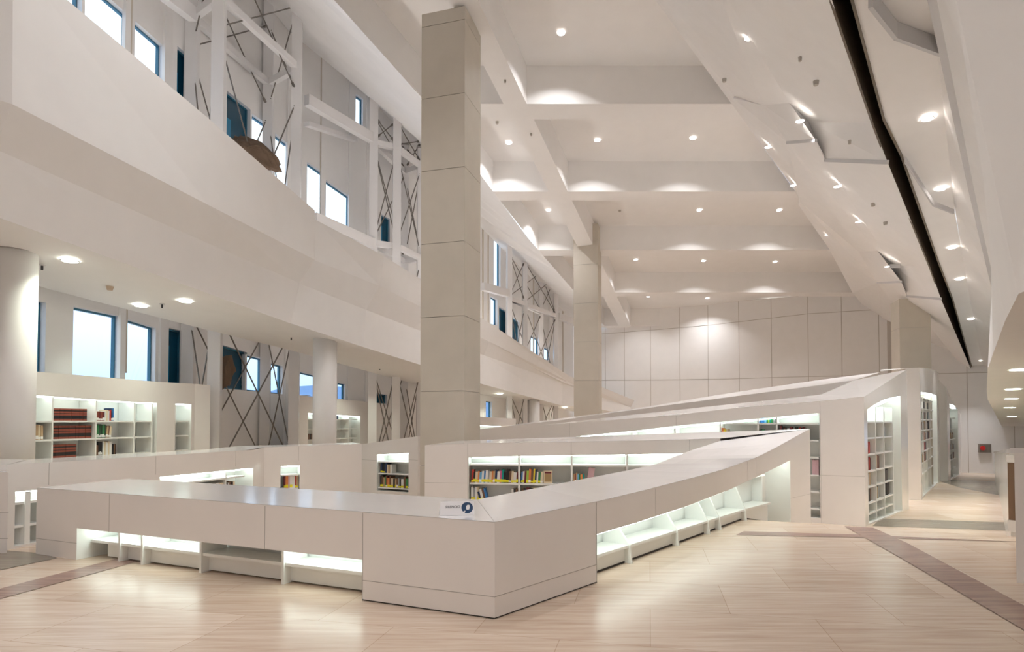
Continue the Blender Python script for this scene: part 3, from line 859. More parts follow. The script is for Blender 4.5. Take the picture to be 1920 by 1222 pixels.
# ---- unit B: tall block beside the stone pillar
ub_ = Path([(-3.95, 15.4), (-2.22, 14.5)], 1)
b_ub = case('bookcase', 'white bookcase with a small lit opening, beside the tall stone pillar', (-3.5, 15, 0))
ztB = zpx(ub_, [(645, 837), (680, 832.5), (784, 817.5)])
hB = (ub_.u(706.5, 880), ub_.u(766, 880), -.1, zpx(ub_, [(707, 852), (766, 849)]))
mb = MB(); facade(mb, ub_, -.4, ztB, [hB], LACQ)
mb.poly([ub_.O(0, 0, ztB(0)), ub_.O(ub_.L, 0, ztB(ub_.L)), ub_.O(ub_.L, .8, ztB(ub_.L)), ub_.O(0, .8, ztB(0))], LACTOP)
mb.poly([ub_.O(ub_.L, 0, -.4), ub_.O(ub_.L, .8, -.4), ub_.O(ub_.L, .8, ztB(ub_.L)), ub_.O(ub_.L, 0, ztB(ub_.L))], LACQ)
mb.build('carcass', b_ub)
mb = MB(); liner(mb, ub_, hB, .42, SHELFM); mb.build('niche', b_ub)
zB = [ub_.z(735, 865.5), ub_.z(735, 887.5), ub_.z(735, 914.5)]
for z in zB: board(b_ub, ub_, hB[0]+.01, hB[1]-.01, z, .04)
ledstrip(b_ub, ub_, hB[0]+.03, hB[1]-.03, hB[3], .04, .14)
joints(b_ub, ub_, [], 0, 1, [(0, hB[0], ub_.z(690, 862)), (hB[1], ub_.L, ub_.z(775, 862))])

# ---- W1: bookcase against the window wall
w1 = Path([(-8.4, 8.2), (-8.06, 10.3), (-7.4, 14.3), (-7.2, 14.62)], 1)
zt1 = zpx(w1, [(62, 696), (150, 703), (300, 716), (365, 719.5), (392, 722)])
b_w1 = case('bookcase', 'tall white bookcase under the windows holding rows of bound red volumes', (-8, 10, 0))
ntW = zpx(w1, [(60, 740.5), (100, 743), (185, 750), (255, 754), (290, 755)])
hW = (w1.u(8, 800), w1.u(294, 800), .2, ntW)
hW2 = (w1.u(328.5, 800), w1.u(358.5, 800), .2, const(w1.z(343, 757)))
mb = MB(); facade(mb, w1, 0, zt1, [hW, hW2], LACQ, step=.8)
U = w1.sub(0, w1.L, .8)
for a, b in zip(U, U[1:]):
    mb.poly([w1.O(a, 0, zt1(a)), w1.O(b, 0, zt1(b)), w1.O(b, .42, zt1(b)), w1.O(a, .42, zt1(a))], LACTOP)
    mb.poly([w1.O(a, .42, 0), w1.O(b, .42, 0), w1.O(b, .42, zt1(b)), w1.O(a, .42, zt1(a))], LACQ)
mb.poly([w1.O(w1.L, 0, 0), w1.O(w1.L, .42, 0), w1.O(w1.L, .42, zt1(w1.L)), w1.O(w1.L, 0, zt1(w1.L))], LACQ)
mb.build('carcass', b_w1)
mb = MB(); liner(mb, w1, hW, .38, SHELFM); mb.build('niche', b_w1)
mb = MB(); liner(mb, w1, hW2, .38, SHELFM); mb.build('niche', b_w1)
ZW = [w1.z(150, 788.3), w1.z(150, 820.5), w1.z(150, 853)]
ZW = [w1.z(100, 788.5), w1.z(100, 823.5), w1.z(100, 859.5)]
for z in ZW+[ZW[2]-.33]:
    board(b_w1, w1, hW[0]+.02, w1.u(285, 800), z, .02, .37); board(b_w1, w1, hW2[0]+.02, hW2[1]-.02, z, .05, .37)
dW = [w1.u(x, 800) for x in (44, 99.5, 181, 252.5, 286)]
for i, u in enumerate(dW): divider(b_w1, w1, u, .2, lambda q, i=i: ntW(q)-.01, .01, .37)
ledstrip(b_w1, w1, hW[0]+.05, hW[1]-.05, ntW, .04, .12); ledstrip(b_w1, w1, hW2[0]+.04, hW2[1]-.04, hW2[3], .04, .12)
# ---- W2
w2 = Path([(-7.0, 19.75), (-6.62, 19.0), (-4.83, 23.7), (-4.6, 24.0)], 1)
zt2_ = zpx(w2, [(552, 740), (561, 741), (640, 748), (726, 757)])
b_w2 = case('bookcase', 'white bookcase seen behind the round column, its lit shelves nearly empty', (-6.6, 19, 0))
ntW2 = zpx(w2, [(578, 774), (640, 778), (674, 780.5)])
h5 = (w2.u(577.5, 800), w2.u(675.5, 800), -.2, ntW2)
mb = MB(); facade(mb, w2, -.5, zt2_, [h5], LACQ, step=.8)
U = w2.sub(0, w2.L, .8)
for a, b in zip(U, U[1:]):
    mb.poly([w2.O(a, 0, zt2_(a)), w2.O(b, 0, zt2_(b)), w2.O(b, .5, zt2_(b)), w2.O(a, .5, zt2_(a))], LACTOP)
mb.build('carcass', b_w2)
mb = MB(); liner(mb, w2, h5, .38, SHELFM); mb.build('niche', b_w2)
for y in (785, 804, 823): board(b_w2, w2, h5[0]+.02, h5[1]-.15, w2.z(600, y), .03, .36)
for x in (604, 655): divider(b_w2, w2, w2.u(x, 800), -.2, lambda q: ntW2(q)-.01, .02, .36)
ledstrip(b_w2, w2, h5[0]+.05, h5[1]-.05, ntW2, .04, .12)
# ---- W3 far
w3 = Path([(-2.6, 25.5), (.17, 26.4)], 1)
b_w3 = case('bookcase', 'white bookcase far under the gallery between the two tall stone pillars', (-1, 26, 0))
z3 = zpx(w3, [(905, 781.6), (966.6, 784.5)]); h6 = (.2, w3.u(955, 800), .3, zpx(w3, [(905, 797.5), (940, 799)]))
mb = MB(); facade(mb, w3, -.9, z3, [h6], LACQ)
mb.poly([w3.O(0, 0, z3(0)), w3.O(w3.L, 0, z3(w3.L)), w3.O(w3.L, .5, z3(w3.L)), w3.O(0, .5, z3(0))], LACTOP)
mb.poly([w3.O(w3.L, 0, -.9), w3.O(w3.L, .5, -.9), w3.O(w3.L, .5, z3(w3.L)), w3.O(w3.L, 0, z3(w3.L))], LACQ)
mb.build('carcass', b_w3)
mb = MB(); liner(mb, w3, h6, .4, SHELFM); mb.build('niche', b_w3)
ledstrip(b_w3, w3, .25, h6[1]-.05, h6[3], .04, .14)

# ---- R1: tall sloping bookcase, front run, aisle run and back run
r1f = Path([(.74, 16.0), (7.0, 12.2)], 1)
ztF = zpx(r1f, [(1013, 797.5), (1060, 793.5), (1140, 788), (1268, 778), (1390, 763.4), (1536, 752), (1617, 744)])
zf1 = lambda u: fz(*r1f.P(u))
b_r1 = case('bookcase', 'tall white bookcase climbing to the right behind the loop, its front lit shelves mostly empty', (7.0, 12.2, -.48))
ntF = zpx(r1f, [(1080, 818), (1187, 808), (1280, 797), (1430, 784), (1536, 774.5)])
hF = (r1f.u(1080, 820), r1f.u(1537, 850), lambda u: zf1(u)+.1, ntF)
mb = MB(); facade(mb, r1f, zf1, ztF, [hF], LACQ, step=.4)
II = Vector((6.85, 13.6)); JJ = Vector((8.6, 15.4)); AA = Vector((9.8, 15.2)); C0 = Vector((7.0, 12.2)); F0 = Vector((.74, 16.0))
r1i = Path([(3.05, 17.2), II], 1)
r1i_z = zpx(r1i, [(1165, 779.6), (1268, 768.5), (1400, 754.5), (1543, 739.3)])
n = 12
mb.build('carcass', b_r1)
mb = MB()
for i in range(n):
    a, b = i/n, (i+1)/n
    f = lambda k: r1f.O(r1f.L*k, 0, ztF(r1f.L*k)+.002)
    g = lambda k: r1i.O(r1i.L*k, 0, r1i_z(r1i.L*k)+.002)
    quadstrip(mb, f(a), f(b), g(b), g(a), LACTOP)
mb.build('worktop', b_r1, True)
mb = MB(); liner(mb, r1f, hF, .42, SHELFM, step=.5); mb.build('niche', b_r1)
ZF = [r1f.z(1525, y) for y in (793, 825, 857, 890, 921, 953, 976)]
for z in ZF: 
    ua_ = next((u for u in [hF[0]+.05*i for i in range(400)] if ntF(u) > z+.03), hF[1])
    if ua_ < hF[1]-.1: board(b_r1, r1f, ua_, hF[1]-.02, z, .04)
dF = [r1f.u(x, 800) for x in (1184, 1265, 1350, 1421, 1456)]
for u in dF: divider(b_r1, r1f, u, lambda q: zf1(q)+.1, lambda q: ntF(q)-.01, .02)
ledstrip(b_r1, r1f, hF[0]+.1, hF[1]-.04, ntF, .04, .12)
joints(b_r1, r1f, [r1f.u(1268, 800), r1f.u(1538, 800), r1f.u(1068, 800)], lambda u: ntF(u)+.005 if u < r1f.u(1530, 800) else zf1(u), lambda u: ztF(u)-.004, [(hF[1], r1f.L, r1f.z(1580, 892))])
# aisle run
r1s = Path([C0, AA], 1)
zfs = lambda u: fz(*r1s.P(u))
ztS = zpx(r1s, [(1620, 744), (1660, 718), (1701, 692)])
b_rs = case('bookcase', 'tall white bookcase facing the aisle, first of the row, with scattered books in lit pigeonholes', (C0.x, C0.y, -.5))
ntS = zpx(r1s, [(1626.6, 767.4), (1640, 758), (1660, 748), (1690, 741.5)])
hS = (r1s.u(1626.8, 850), r1s.u(1690, 850), lambda u: zfs(u)+.03, ntS)
mb = MB(); facade(mb, r1s, zfs, ztS, [hS], LACQ, step=.4)
mb.poly([(AA.x, AA.y, -.7), (JJ.x, JJ.y, -.7), (JJ.x, JJ.y, 2.6), (AA.x, AA.y, ztS(r1s.L))], LACQ)
mb.build('carcass', b_rs)
zJ = atY(1602, 713, JJ.y).z
mb = MB(); mb.poly([(C0.x, C0.y, ztS(0)+.002), (AA.x, AA.y, ztS(r1s.L)), (JJ.x, JJ.y, zJ), (II.x, II.y, r1i_z(r1i.L)+.002)], LACTOP); mb.build('worktop', b_rs)
mb = MB(); liner(mb, r1s, hS, .45, SHELFM, step=.5); mb.build('niche', b_rs)
ZS = [r1s.z(1628, y) for y in (790.3, 821, 852.4, 884.5, 914.6, 945.6, 966)]
uend_s = r1s.u(1680, 850)
for z in ZS: board(b_rs, r1s, hS[0]+.01, uend_s, z, .05, .44)
dS = [r1s.u(x, 850) for x in (1631, 1646.5, 1662, 1678.5)]
for i, u in enumerate(dS): divider(b_rs, r1s, u, lambda q: zfs(q)+.03, min(ntS(u)-.02, r1s.z(1660, 763)), .04, .44, .04)
ledstrip(b_rs, r1s, hS[0]+.03, hS[1]-.03, ntS, .04, .16)
# back run
r1b = Path([(-1.1, 20.2), (3.2, 18.2), JJ], 1)
ztb = zpx(r1b, [(905, 804), (1055, 787.5), (1165, 771.5), (1268, 757.5), (1400, 740), (1520, 724.5), (1602, 713)])
b_rb = case('bookcase', 'long white bookcase, rearmost behind the loop, its top climbing to the right', (3, 18, -.6))
mb = MB(); facade(mb, r1b, -.7, ztb, [], LACQ, step=.8); mb.build('carcass', b_rb)
r1k = Path([(-.4, 21.6), (3.9, 19.6), (10.5, 17.45)], 1)
ztk = zpx(r1k, [(950, 798), (1055, 783.5), (1166, 770), (1268, 753), (1390, 733.5), (1545, 711), (1640, 699), (1650, 698)])
mb = MB(); n = 16
for i in range(n):
    a, b = i/n, (i+1)/n
    f = lambda k: r1b.O(r1b.L*k, 0, ztb(r1b.L*k)+.002)
    g = lambda k: r1k.O(r1k.L*k, 0, ztk(r1k.L*k)+.002)
    quadstrip(mb, f(a), f(b), g(b), g(a), LACTOP)
mb.build('worktop', b_rb, True)
mb = MB(); facade(mb, r1k, -.7, ztk, [], LACQ, step=.8); mb.build('rear_panel', b_rb)

# ---- R2, R3 further down the aisle
def aisle_unit(name, label, px_a, px_b, px_c, Ya, Yc, top_px, niche, boards, divs, base_y):
    """front face px_a..px_b, aisle face px_b..px_c"""
    A_ = atY(px_a, 900, Ya-.05); B_ = atY(px_b, 900, Ya); C_ = atY(px_c, 900, Yc)
    p = Path([A_.xy, B_.xy, C_.xy], 1); z0 = lambda u: fz(*p.P(u))
    zt = zpx(p, top_px); b = case(name, label, (B_.x, B_.y, 0))
    h = (p.u(niche[0], 850), p.u(niche[1], 850), lambda u: z0(u)+.05, zpx(p, niche[2]))
    mb = MB(); facade(mb, p, z0, zt, [h], LACQ, step=.5)
    U = p.sub(0, p.L, .5)
    for a, c in zip(U, U[1:]):
        mb.poly([p.O(a, 0, zt(a)), p.O(c, 0, zt(c)), p.O(c, 1.0, zt(c)), p.O(a, 1.0, zt(a))], LACTOP)
    mb.poly([p.O(p.L, 0, z0(p.L)), p.O(p.L, 1.0, z0(p.L)), p.O(p.L, 1.0, zt(p.L)), p.O(p.L, 0, zt(p.L))], LACQ)
    mb.build('carcass', b)
    mb = MB(); liner(mb, p, h, .42, SHELFM, step=.8); mb.build('niche', b)
    Z = [p.z((niche[0]+niche[1])/2, y) for y in boards]
    for z in Z: board(b, p, h[0]+.03, h[0]+(h[1]-h[0])*.84, z, .05, .40)
    for x in divs: divider(b, p, p.u(x, 850), lambda q: z0(q)+.05, Z[0], .04, .40, .045)
    ledstrip(b, p, h[0]+.05, h[1]-.05, h[3], .04, .18)
    return p, h, Z
r2, h2_, Z2 = aisle_unit('bookcase', 'tall round-topped white bookcase facing the aisle, second of the row, full of books', 1702, 1727, 1763, 17.4, 24.5,
    [(1640, 694), (1702, 690.5), (1733, 689.5), (1745, 691), (1755, 695), (1763, 701)], (1728.5, 1758, [(1729, 735), (1745, 737), (1758, 742)]),
    (748.5, 767, 786, 804.5, 823, 841.5, 861, 880), (1735.5, 1742, 1748.5), 900)
r3, h3_, Z3 = aisle_unit('bookcase', 'tall white bookcase facing the aisle, last of the row, before the far wall', 1763, 1778, 1803, 24.8, 29.2,
    [(1763, 715), (1775, 728), (1784, 750), (1795, 768), (1803, 778)], (1782, 1797, [(1782, 757), (1790, 760), (1797, 768)]),
    (783, 803, 822, 842, 860, 878), (1788,), 890)
# link wall between the first and second aisle bookcase
mb = MB(); p_ = Path([JJ, (11.3, 17.6)], 1)

# ------------------------------------------------------------------ steel lattice columns
def lattice(posts, zb, ztops, levels, rods, label, w=.2):
    root = empty('lattice_column', (posts[0][0], posts[0][1], fz(*posts[0])), label, 'steel column')
    for (x, y), zt in zip(posts, ztops):
        mb = MB(); mb.box((x, y, (zb+zt)/2), (w, w, zt-zb), STEEL, .25); mb.build('post', root)
        mb = MB(); mb.box((x, y, zt-.03), (w+.06, w+.06, .05), JOINT, .25); mb.build('post_cap', root)
    n = len(posts)
    for z in levels:
        for i in range(n):
            a, b = posts[i], posts[(i+1) % n]
            mb = MB(); mb.beam((*a, z), (*b, z), .16, .20, STEEL); mb.build('crossbar', root)
    for (i, j, za, zb_) in rods:
        a, b = posts[i], posts[j]; A_, B_ = Vector((*a, za)), Vector((*b, zb_)); d = (B_-A_).normalized()
        mb = MB(); mb.tube(A_+d*.15, B_-d*.15, .02, ROD, 6)
        mb.tube(A_+d*.12, A_+d*.30, .045, ROD, 6); mb.tube(B_-d*.30, B_-d*.12, .045, ROD, 6)
        mb.build('tie_rod', root)
    return root
def xrods(pairs, levels):
    R = []
    for (i, j) in pairs:
        for a, b in zip(levels, levels[1:]):
            R += [(i, j, a+.12, b-.12), (i, j, b-.12, a+.12)]
    return R
# near column: posts FL, FR, BR, BL
def at(px, Y): return ((px-CX)/F*Y, Y)
pA = [at(402, 15.2), at(551, 18.3), at(497, 19.2), at(352, 16.0)]
lvA = [-.0, 4.15, 9.2, 12.35]
lattice(pA, -.5, [14.6, 14.4, 15.0, 15.1], [12.3], xrods([(0, 1), (1, 2), (0, 3), (3, 2)], [.1, 4.6, 11.4, 14.3]), 'tall white steel lattice column by the windows, nearest, holding two boulders', .29)
bpA = at(692, 22.2)
pB = [at(698, 21.6), at(742, 22.0), at(788, 23.6), at(757, 24.2)]
lattice(pB, -.7, [13.2, 12.9, 12.2, 12.6], [7.9, 11.5], xrods([(0, 1), (1, 2), (2, 3), (0, 3)], [-.4, 3.6, 7.9, 11.5, 12.6]), 'tall white steel lattice column just left of the big stone pillar', .29)
pC = [at(955, 28.0), at(984, 29.3), at(1042, 32.6), at(1014, 31.6)]
lattice(pC, -.9, [9.9, 9.7, 8.7, 8.9], [7.2], xrods([(0, 1), (1, 2), (2, 3), (0, 3)], [-.6, 3.0, 7.2, 9.4]), 'white steel lattice column seen between the two tall stone pillars', .22)
def girder(A_, B_, label, h=.34):
    mb = MB(); mb.beam(A_, B_, .22, h, STEEL, (0, 0, 1)); tag(mb.build('steel_girder'), label, 'girder')
girder(atY(575, 187, 19.0), atY(700, 261, 21.6), 'upper white girder between the two nearest lattice columns')
girder(atY(589, 409, 19.0), atY(702, 458, 21.6), 'lower white girder between the two nearest lattice columns')
girder(atY(575, 232, 19.6), atY(665, 262, 22.3), 'thin white girder close to the window wall panels', .14)
girder(atY(905, 537, 26.4), atY(952, 550, 27.9), 'short white girder emerging from behind the big stone pillar')
girder(atY(1046, 592, 32.7), atY(1078, 605, 34.0), 'short white girder ending behind the second stone pillar')
girder(atY(262, -50, 12.6), atY(360, 26, 15.0), 'white girder above the nearest upper windows')

# ------------------------------------------------------------------ boulders
def boulder(c, sx, sy, sz, label, seed, rot=0.):
    bm = bmesh.new(); bmesh.ops.create_icosphere(bm, subdivisions=4, radius=1)
    rnd = random.Random(seed); vs = [Vector((rnd.uniform(-1, 1), rnd.uniform(-1, 1), rnd.uniform(-1, 1))).normalized() for _ in range(26)]
    ds = [rnd.uniform(.55, .9) for _ in vs]
    for v in bm.verts:
        for n_, d in zip(vs, ds):
            k = v.co.dot(n_)
            if k > d: v.co -= n_*(k-d)
        v.co += v.co.normalized()*(.05*math.sin(v.co.x*9+seed)*math.cos(v.co.y*7+v.co.z*8)+.03*math.sin(v.co.x*23+v.co.z*19))
        v.co = Vector((v.co.x*sx, v.co.y*sy, v.co.z*sz))
    me = bpy.data.meshes.new('boulder'); bm.to_mesh(me); bm.free(); me.materials.append(ROCK)
    o = bpy.data.objects.new('boulder', me); COL.objects.link(o); o.location = c; o.rotation_euler = (.1, rot, .3)
    return tag(o, label, 'boulder')
boulder(atY(484, 291, 16.6), .78, .5, .40, 'brown boulder slung high in the lattice column above the gallery parapet', 3, .38)
boulder(atY(417, 697, 15.7), .36, .4, .56, 'brown boulder slung low in the lattice column, beside the bookcase of red volumes', 5, .3)

# ------------------------------------------------------------------ lamps
def downlight(p, r, label, group, glow=LAMPM, power=LAMP_W, warm=(1.0, .99, 1.0), nrm=None, spread=2.0):
    root = empty('downlight', p, label, 'ceiling lamp', group)
    mb = MB(); mb.tube(p+Vector((0, 0, -.012)), p+Vector((0, 0, -.004)), r, glow, 20); mb.build('lamp_lens', root)
    mb = MB()
    for j in range(20):
        a0, a1 = 2*PI*j/20, 2*PI*(j+1)/20
        P = [p+Vector((math.cos(a)*q, math.sin(a)*q, z)) for a, q, z in ((a0, r, -.016), (a1, r, -.016), (a1, r*1.18, -.006), (a0, r*1.18, -.006))]
        mb.poly(P, TRIMM)
    mb.build('trim_ring', root)
    if power:
        ld = bpy.data.lights.new('lamp', 'AREA'); ld.shape = 'DISK'; ld.size = max(.16, r*2); ld.energy = power; ld.color = warm; ld.spread = spread
        lo = bpy.data.objects.new('lamp', ld); COL.objects.link(lo); lo.parent = root; lo.location = (0, 0, -.05)
    return root
COFF = lambda x, y: Pc(y)+DEP
main = [(1052, 62), (954, 268), (1120, 263), (1299, 259), (1028, 394), (1311, 394), (1461, 394), (1192, 487), (1319, 489), (1453, 491), (1215, 556), (1326, 559), (1441, 561)]
for i, (x, y) in enumerate(main):
    p = onsurf(x, y, COFF)
    row = ['first', 'second', 'second', 'second', 'third', 'third', 'third', 'fourth', 'fourth', 'fourth', 'fifth', 'fifth', 'fifth'][i]
    pos = ['the only one', 'left of the long beam', 'next to the long beam', 'right-hand one', 'left of the long beam', 'middle one', 'right-hand one', 'left one', 'middle one', 'right one', 'left one', 'middle one', 'right one'][i]
    downlight(p, .085, 'round recessed lamp in the %s coffer row, %s' % (row, pos), 'coffer downlights')
slope = [(1405, 70), (1500, 226), (1440, 275), (1487, 347), (1570, 349), (1610, 415), (1552, 440), (1664, 499), (1603, 528), (1641, 592)]
for i, (x, y) in enumerate(slope):
    p = S1(x, y, [.15, -.05, 0, 0, -.25, 0, 0, -.1, 0, 0][i]-.05)
    downlight(p, .085, 'round lamp on the sloping ceiling, %s from the camera' % ['nearest', 'second', 'third', 'fourth', 'fifth', 'sixth', 'seventh', 'eighth', 'ninth', 'farthest'][i], 'sloping ceiling lamps', power=14 if i in (1, 4, 7) else LAMP_W*.8, spread=1.15)
for i, (x, y) in enumerate([(1739, 222), (1764, 354), (1785, 464), (1799, 523), (1820, 598), (1838, 676)]):
    downlight(G(x, y, -.01), .085 if i < 5 else .05, 'round lamp on the strip right of the gutter, %s from the camera' % ['nearest', 'second', 'third', 'fourth', 'fifth', 'farthest'][i], 'lamps right of the gutter', power=LAMP_W*.5, spread=1.2)
for i, (x, y) in enumerate([(1912, 692), (1899.5, 728.7), (1896, 746.6), (1893, 763.5), (1897, 780.8)]):
    p = onsurf(x, y, soff)
    downlight(p+Vector((0, 0, -.004)), .13, 'flat round lamp in the low aisle ceiling, %s from the camera' % ['nearest', 'second', 'third', 'fourth', 'farthest'][i], 'aisle ceiling lamps', LAMPC, 12, (.86, 1, .72))
low = [(131, 487), (264, 572), (348, 563.5), (678, 689.5), (937, 738), (941, 752), (1059, 764)]
for i, (x, y) in enumerate(low):
    p = sfw(x, y)
    downlight(p+Vector((0, 0, -.01)), .115, 'flat round lamp under the gallery, %s' % ['nearest the left column', 'above the bound red volumes, nearer the windows', 'nearer the parapet, above the bound volumes', 'right of the round column', 'between stone pillars, upper of two', 'between stone pillars, lower of two', 'beside the second stone pillar'][i], 'lamps under the gallery', LAMPC, 14, (.95, 1, .82))
# lamps of the hall that stand behind and above the picture
for (x, y) in ((-3, 1), (2.5, 1), (-3, 6), (3.0, 5), (0, 9.5), (-4.6, 9.5), (7, 1), (-7, -2), (4, -3), (-1, -2.5)):
    z = Pc(y)-.02
    downlight(Vector((x, y, z)), .085, 'round recessed lamp in the ceiling above and behind the camera', 'hall lamps over the camera', power=LAMP_W*1.1)
for i, (x, y) in enumerate([(-7.6, 9.6), (-6.9, 12.6), (-5.6, 15.4), (-4.7, 18.6), (-3.2, 21.8), (-1.2, 26.2), (.9, 29.8)]):  # added uplights, out of view, brightening the window wall; no known source
    z = {0: 5.62, 1: 5.47, 2: 5.22, 3: 5.0, 4: 4.83, 5: 4.5, 6: 4.0}[i]
    root = empty('added_uplight', (x, y, z), 'added lamp box hidden behind the gallery parapet to brighten the window wall', 'added uplight', 'added gallery uplights')
    mb = MB(); mb.box((x, y, z), (.3, .3, .12), TRIMM); mb.build('housing', root)
    mb = MB(); mb.box((x, y, z+.065), (.24, .24, .01), LAMPM); mb.build('lamp_lens', root)
    ld = bpy.data.lights.new('uplight_fill', 'AREA'); ld.shape = 'SQUARE'; ld.size = .24; ld.energy = 30; ld.color = (1, .93, .88)
    lo = bpy.data.objects.new('uplight_fill', ld); COL.objects.link(lo); lo.parent = root; lo.location = (0, 0, .1); lo.rotation_euler = (PI, .35, 0)

# smoke detectors and sprinklers
det = [(1199, 218, 0), (1530, 152, 1), (1500, 107, 1), (1593, 263, 2), (1358, 148, 1), (947, 150, 3), (932, 228, 4), (1162, 394, 4), (996, 250, 3), (1660, 416, 2), (1637, 381, 2)]
for i, (x, y, k) in enumerate(det):
    p = {0: lambda: onsurf(x, y, COFF), 1: lambda: S1(x, y, .05), 2: lambda: S1(x, y, -.1), 3: lambda: onsurf(x, y, PC), 4: lambda: onsurf(x, y, COFF)}[k]()
    mb = MB(); r = .05 if i not in (2, 3, 5, 8) else .03
    mb.tube(p+Vector((0, 0, -.07)), p+Vector((0, 0, 0)), r*.8, mat('detector', (.45, .42, .38), .5), 14, r)
    tag(mb.build('smoke_detector'), 'small grey ceiling detector, %s' % ['in the second coffer, near its lamps', 'by the dark gutter, below the nearest sloping lamp', 'above the gutter side, smallest near the top', 'on the folded step beside the gutter', 'on the thin fold right of the first beam', 'on the long beam, nearest the camera', 'left of the long beam in the second row', 'dark one in the third coffer row', 'on the long beam between first and second cross beams', 'near the gutter, lower of two', 'near the gutter, upper of two'][i], 'detector', 'ceiling detectors')
for i, (x, y) in enumerate(((79, 496), (304, 569), (206, 537), (546, 631), (712, 688), (745, 686))):
    p = sfw(x, y); mb = MB()
    if i == 2: mb.tube(p+Vector((0, 0, -.07)), p, .045, mat('beige_plastic', (.6, .48, .36), .5), 16, .065)
    else:
        mb.tube(p+Vector((0, 0, -.02)), p, .05, TRIMM, 12); mb.tube(p+Vector((0, 0, -.09)), p+Vector((0, 0, -.02)), .018, DARK, 8)
    nm = 'smoke_detector' if i == 2 else 'sprinkler_head'
    tag(mb.build(nm), 'small %s under the gallery, %s' % (('beige detector' if i == 2 else 'sprinkler'), ['beside the left round column', 'between the two lamps', 'above the windows', 'left of the second round column', 'right of the second round column', 'closest to the tall stone pillar'][i]), 'detector' if i == 2 else 'sprinkler')

# ------------------------------------------------------------------ books
BM = {}
def bmat(c):
    if c not in BM:
        rgb = PAL[c]; BM[c] = mat('cover_'+c.replace(' ', '_'), rgb, .5, noise=.06)
    return BM[c]
PAL = {'red': (.45, .04, .03), 'dark red': (.16, .025, .03), 'orange': (.72, .25, .08), 'yellow': (.80, .66, .04), 'green': (.04, .25, .08), 'dark green': (.02, .07, .035),
       'teal': (.0, .30, .26), 'blue': (.03, .20, .52), 'navy': (.015, .035, .10), 'black': (.012, .012, .014), 'white': (.80, .80, .78), 'cream': (.72, .62, .45),
       'brown': (.16, .08, .045), 'pink': (.60, .12, .28), 'grey': (.35, .37, .38), 'tan': (.48, .34, .20), 'pale pink': (.62, .42, .46), 'lime': (.35, .55, .08), 'terracotta': (.27, .065, .04), 'sky blue': (.15, .45, .72)}
STK = mat('yellow_sticker', (.86, .78, .02), .5); WST = mat('white_sticker', (.85, .85, .83), .5); PAGES = mat('page_edges', (.75, .70, .60), .7)
ORD = ['first', 'second', 'third', 'fourth', 'fifth', 'sixth', 'seventh', 'eighth', 'ninth', 'tenth', 'eleventh', 'twelfth', 'thirteenth', 'fourteenth', 'fifteenth', 'sixteenth', 'seventeenth', 'eighteenth', 'nineteenth', 'twentieth', 'twenty-first', 'twenty-second', 'twenty-third', 'twenty-fourth', 'twenty-fifth', 'twenty-sixth']
NBOOK = [0]
def book(path, u, d, z, w, h, dep, c, sticker, lean, label, group, bands=False):
    root_loc = path.O(u+w/2, d, z); t = path.T(u); n = path.N(u+1e-4)
    n = Vector((-t.y, t.x))*path.side
    cl, sl = math.cos(lean), math.sin(lean)
    def q(a, b, c_):                     # a across the spine, b depth, c_ up; local coordinates from the foot
        a2 = a*cl+c_*sl; c2_ = -a*sl+c_*cl
        return Vector((t.x*a2+n.x*b, t.y*a2+n.y*b, c2_))
    mb = MB(); lift = abs(sl)*w/2
    def bx(a0, a1, b0, b1, c0, c1, m):
        mb.box8([q(a0, b0, c0)+Vector((0, 0, lift)), q(a1, b0, c0)+Vector((0, 0, lift)), q(a1, b1, c0)+Vector((0, 0, lift)), q(a0, b1, c0)+Vector((0, 0, lift)),
                 q(a0, b0, c1)+Vector((0, 0, lift)), q(a1, b0, c1)+Vector((0, 0, lift)), q(a1, b1, c1)+Vector((0, 0, lift)), q(a0, b1, c1)+Vector((0, 0, lift))], m)
    cv = bmat(c); th = min(.003, w*.12)
    bx(-w/2, w/2, 0, th, 0, h, cv)                       # spine
    bx(-w/2, -w/2+th, th, dep, 0, h, cv); bx(w/2-th, w/2, th, dep, 0, h, cv)
    bx(-w/2+th, w/2-th, th, dep-.004, .004, h-.006, PAGES)
    if sticker: bx(-w/2-.0005, w/2+.0005, -.0008, .03, .012, .012+random.uniform(.028, .062), sticker)
    if bands:
        bk = bmat('black'); bx(-w/2-.0004, w/2+.0004, -.0006, .004, h*.16, h*.42, bk); bx(-w/2-.0004, w/2+.0004, -.0006, .004, h*.76, h*.86, bk); bx(-w/2-.0004, w/2+.0004, -.0006, .004, h*.56, h*.61, bk)
    o = mb.build('book'); o.location = root_loc
    NBOOK[0] += 1
    return tag(o, label, 'book', group)
def row(path, px0, px1, z, n, hs, cols, place, group, sticker=STK, d=.07, dep=.17, lean=0., pyy=880, bands=False, gapfill=.985, leanend=False, noun='book'):
    z = const(z)
    u0, u1 = path.u(px0, pyy), path.u(px1, pyy)
    ws = [random.uniform(.7, 1.35) for _ in range(n)]
    if bands: ws = [1]*n
    if sticker is STK: sticker = [STK, STK, None, STK, WST, STK]
    k = (u1-u0)/sum(ws); ws = [w*k for w in ws]; u = u0
    for i, w in enumerate(ws):
        c = cols[i % len(cols)]; h = random.uniform(*hs) if not bands else hs[1]
        ln = lean
        if leanend and i >= n-2: ln = leanend
        st = sticker[i % len(sticker)] if isinstance(sticker, list) else sticker
        where = ('only ' if n == 1 else '')
        lab = ('%s %s %s, %s' % (c, 'bound' if bands else 'upright' if abs(ln) < .05 else 'leaning', noun, ('alone on ' if n == 1 else ORD[i]+' from left on ')+place))
        book(path, u, d+random.uniform(0, .012), z(u), w*gapfill, h, dep, c, st, ln, lab, group, bands)
        u += w
Y_, W_ = STK, WST
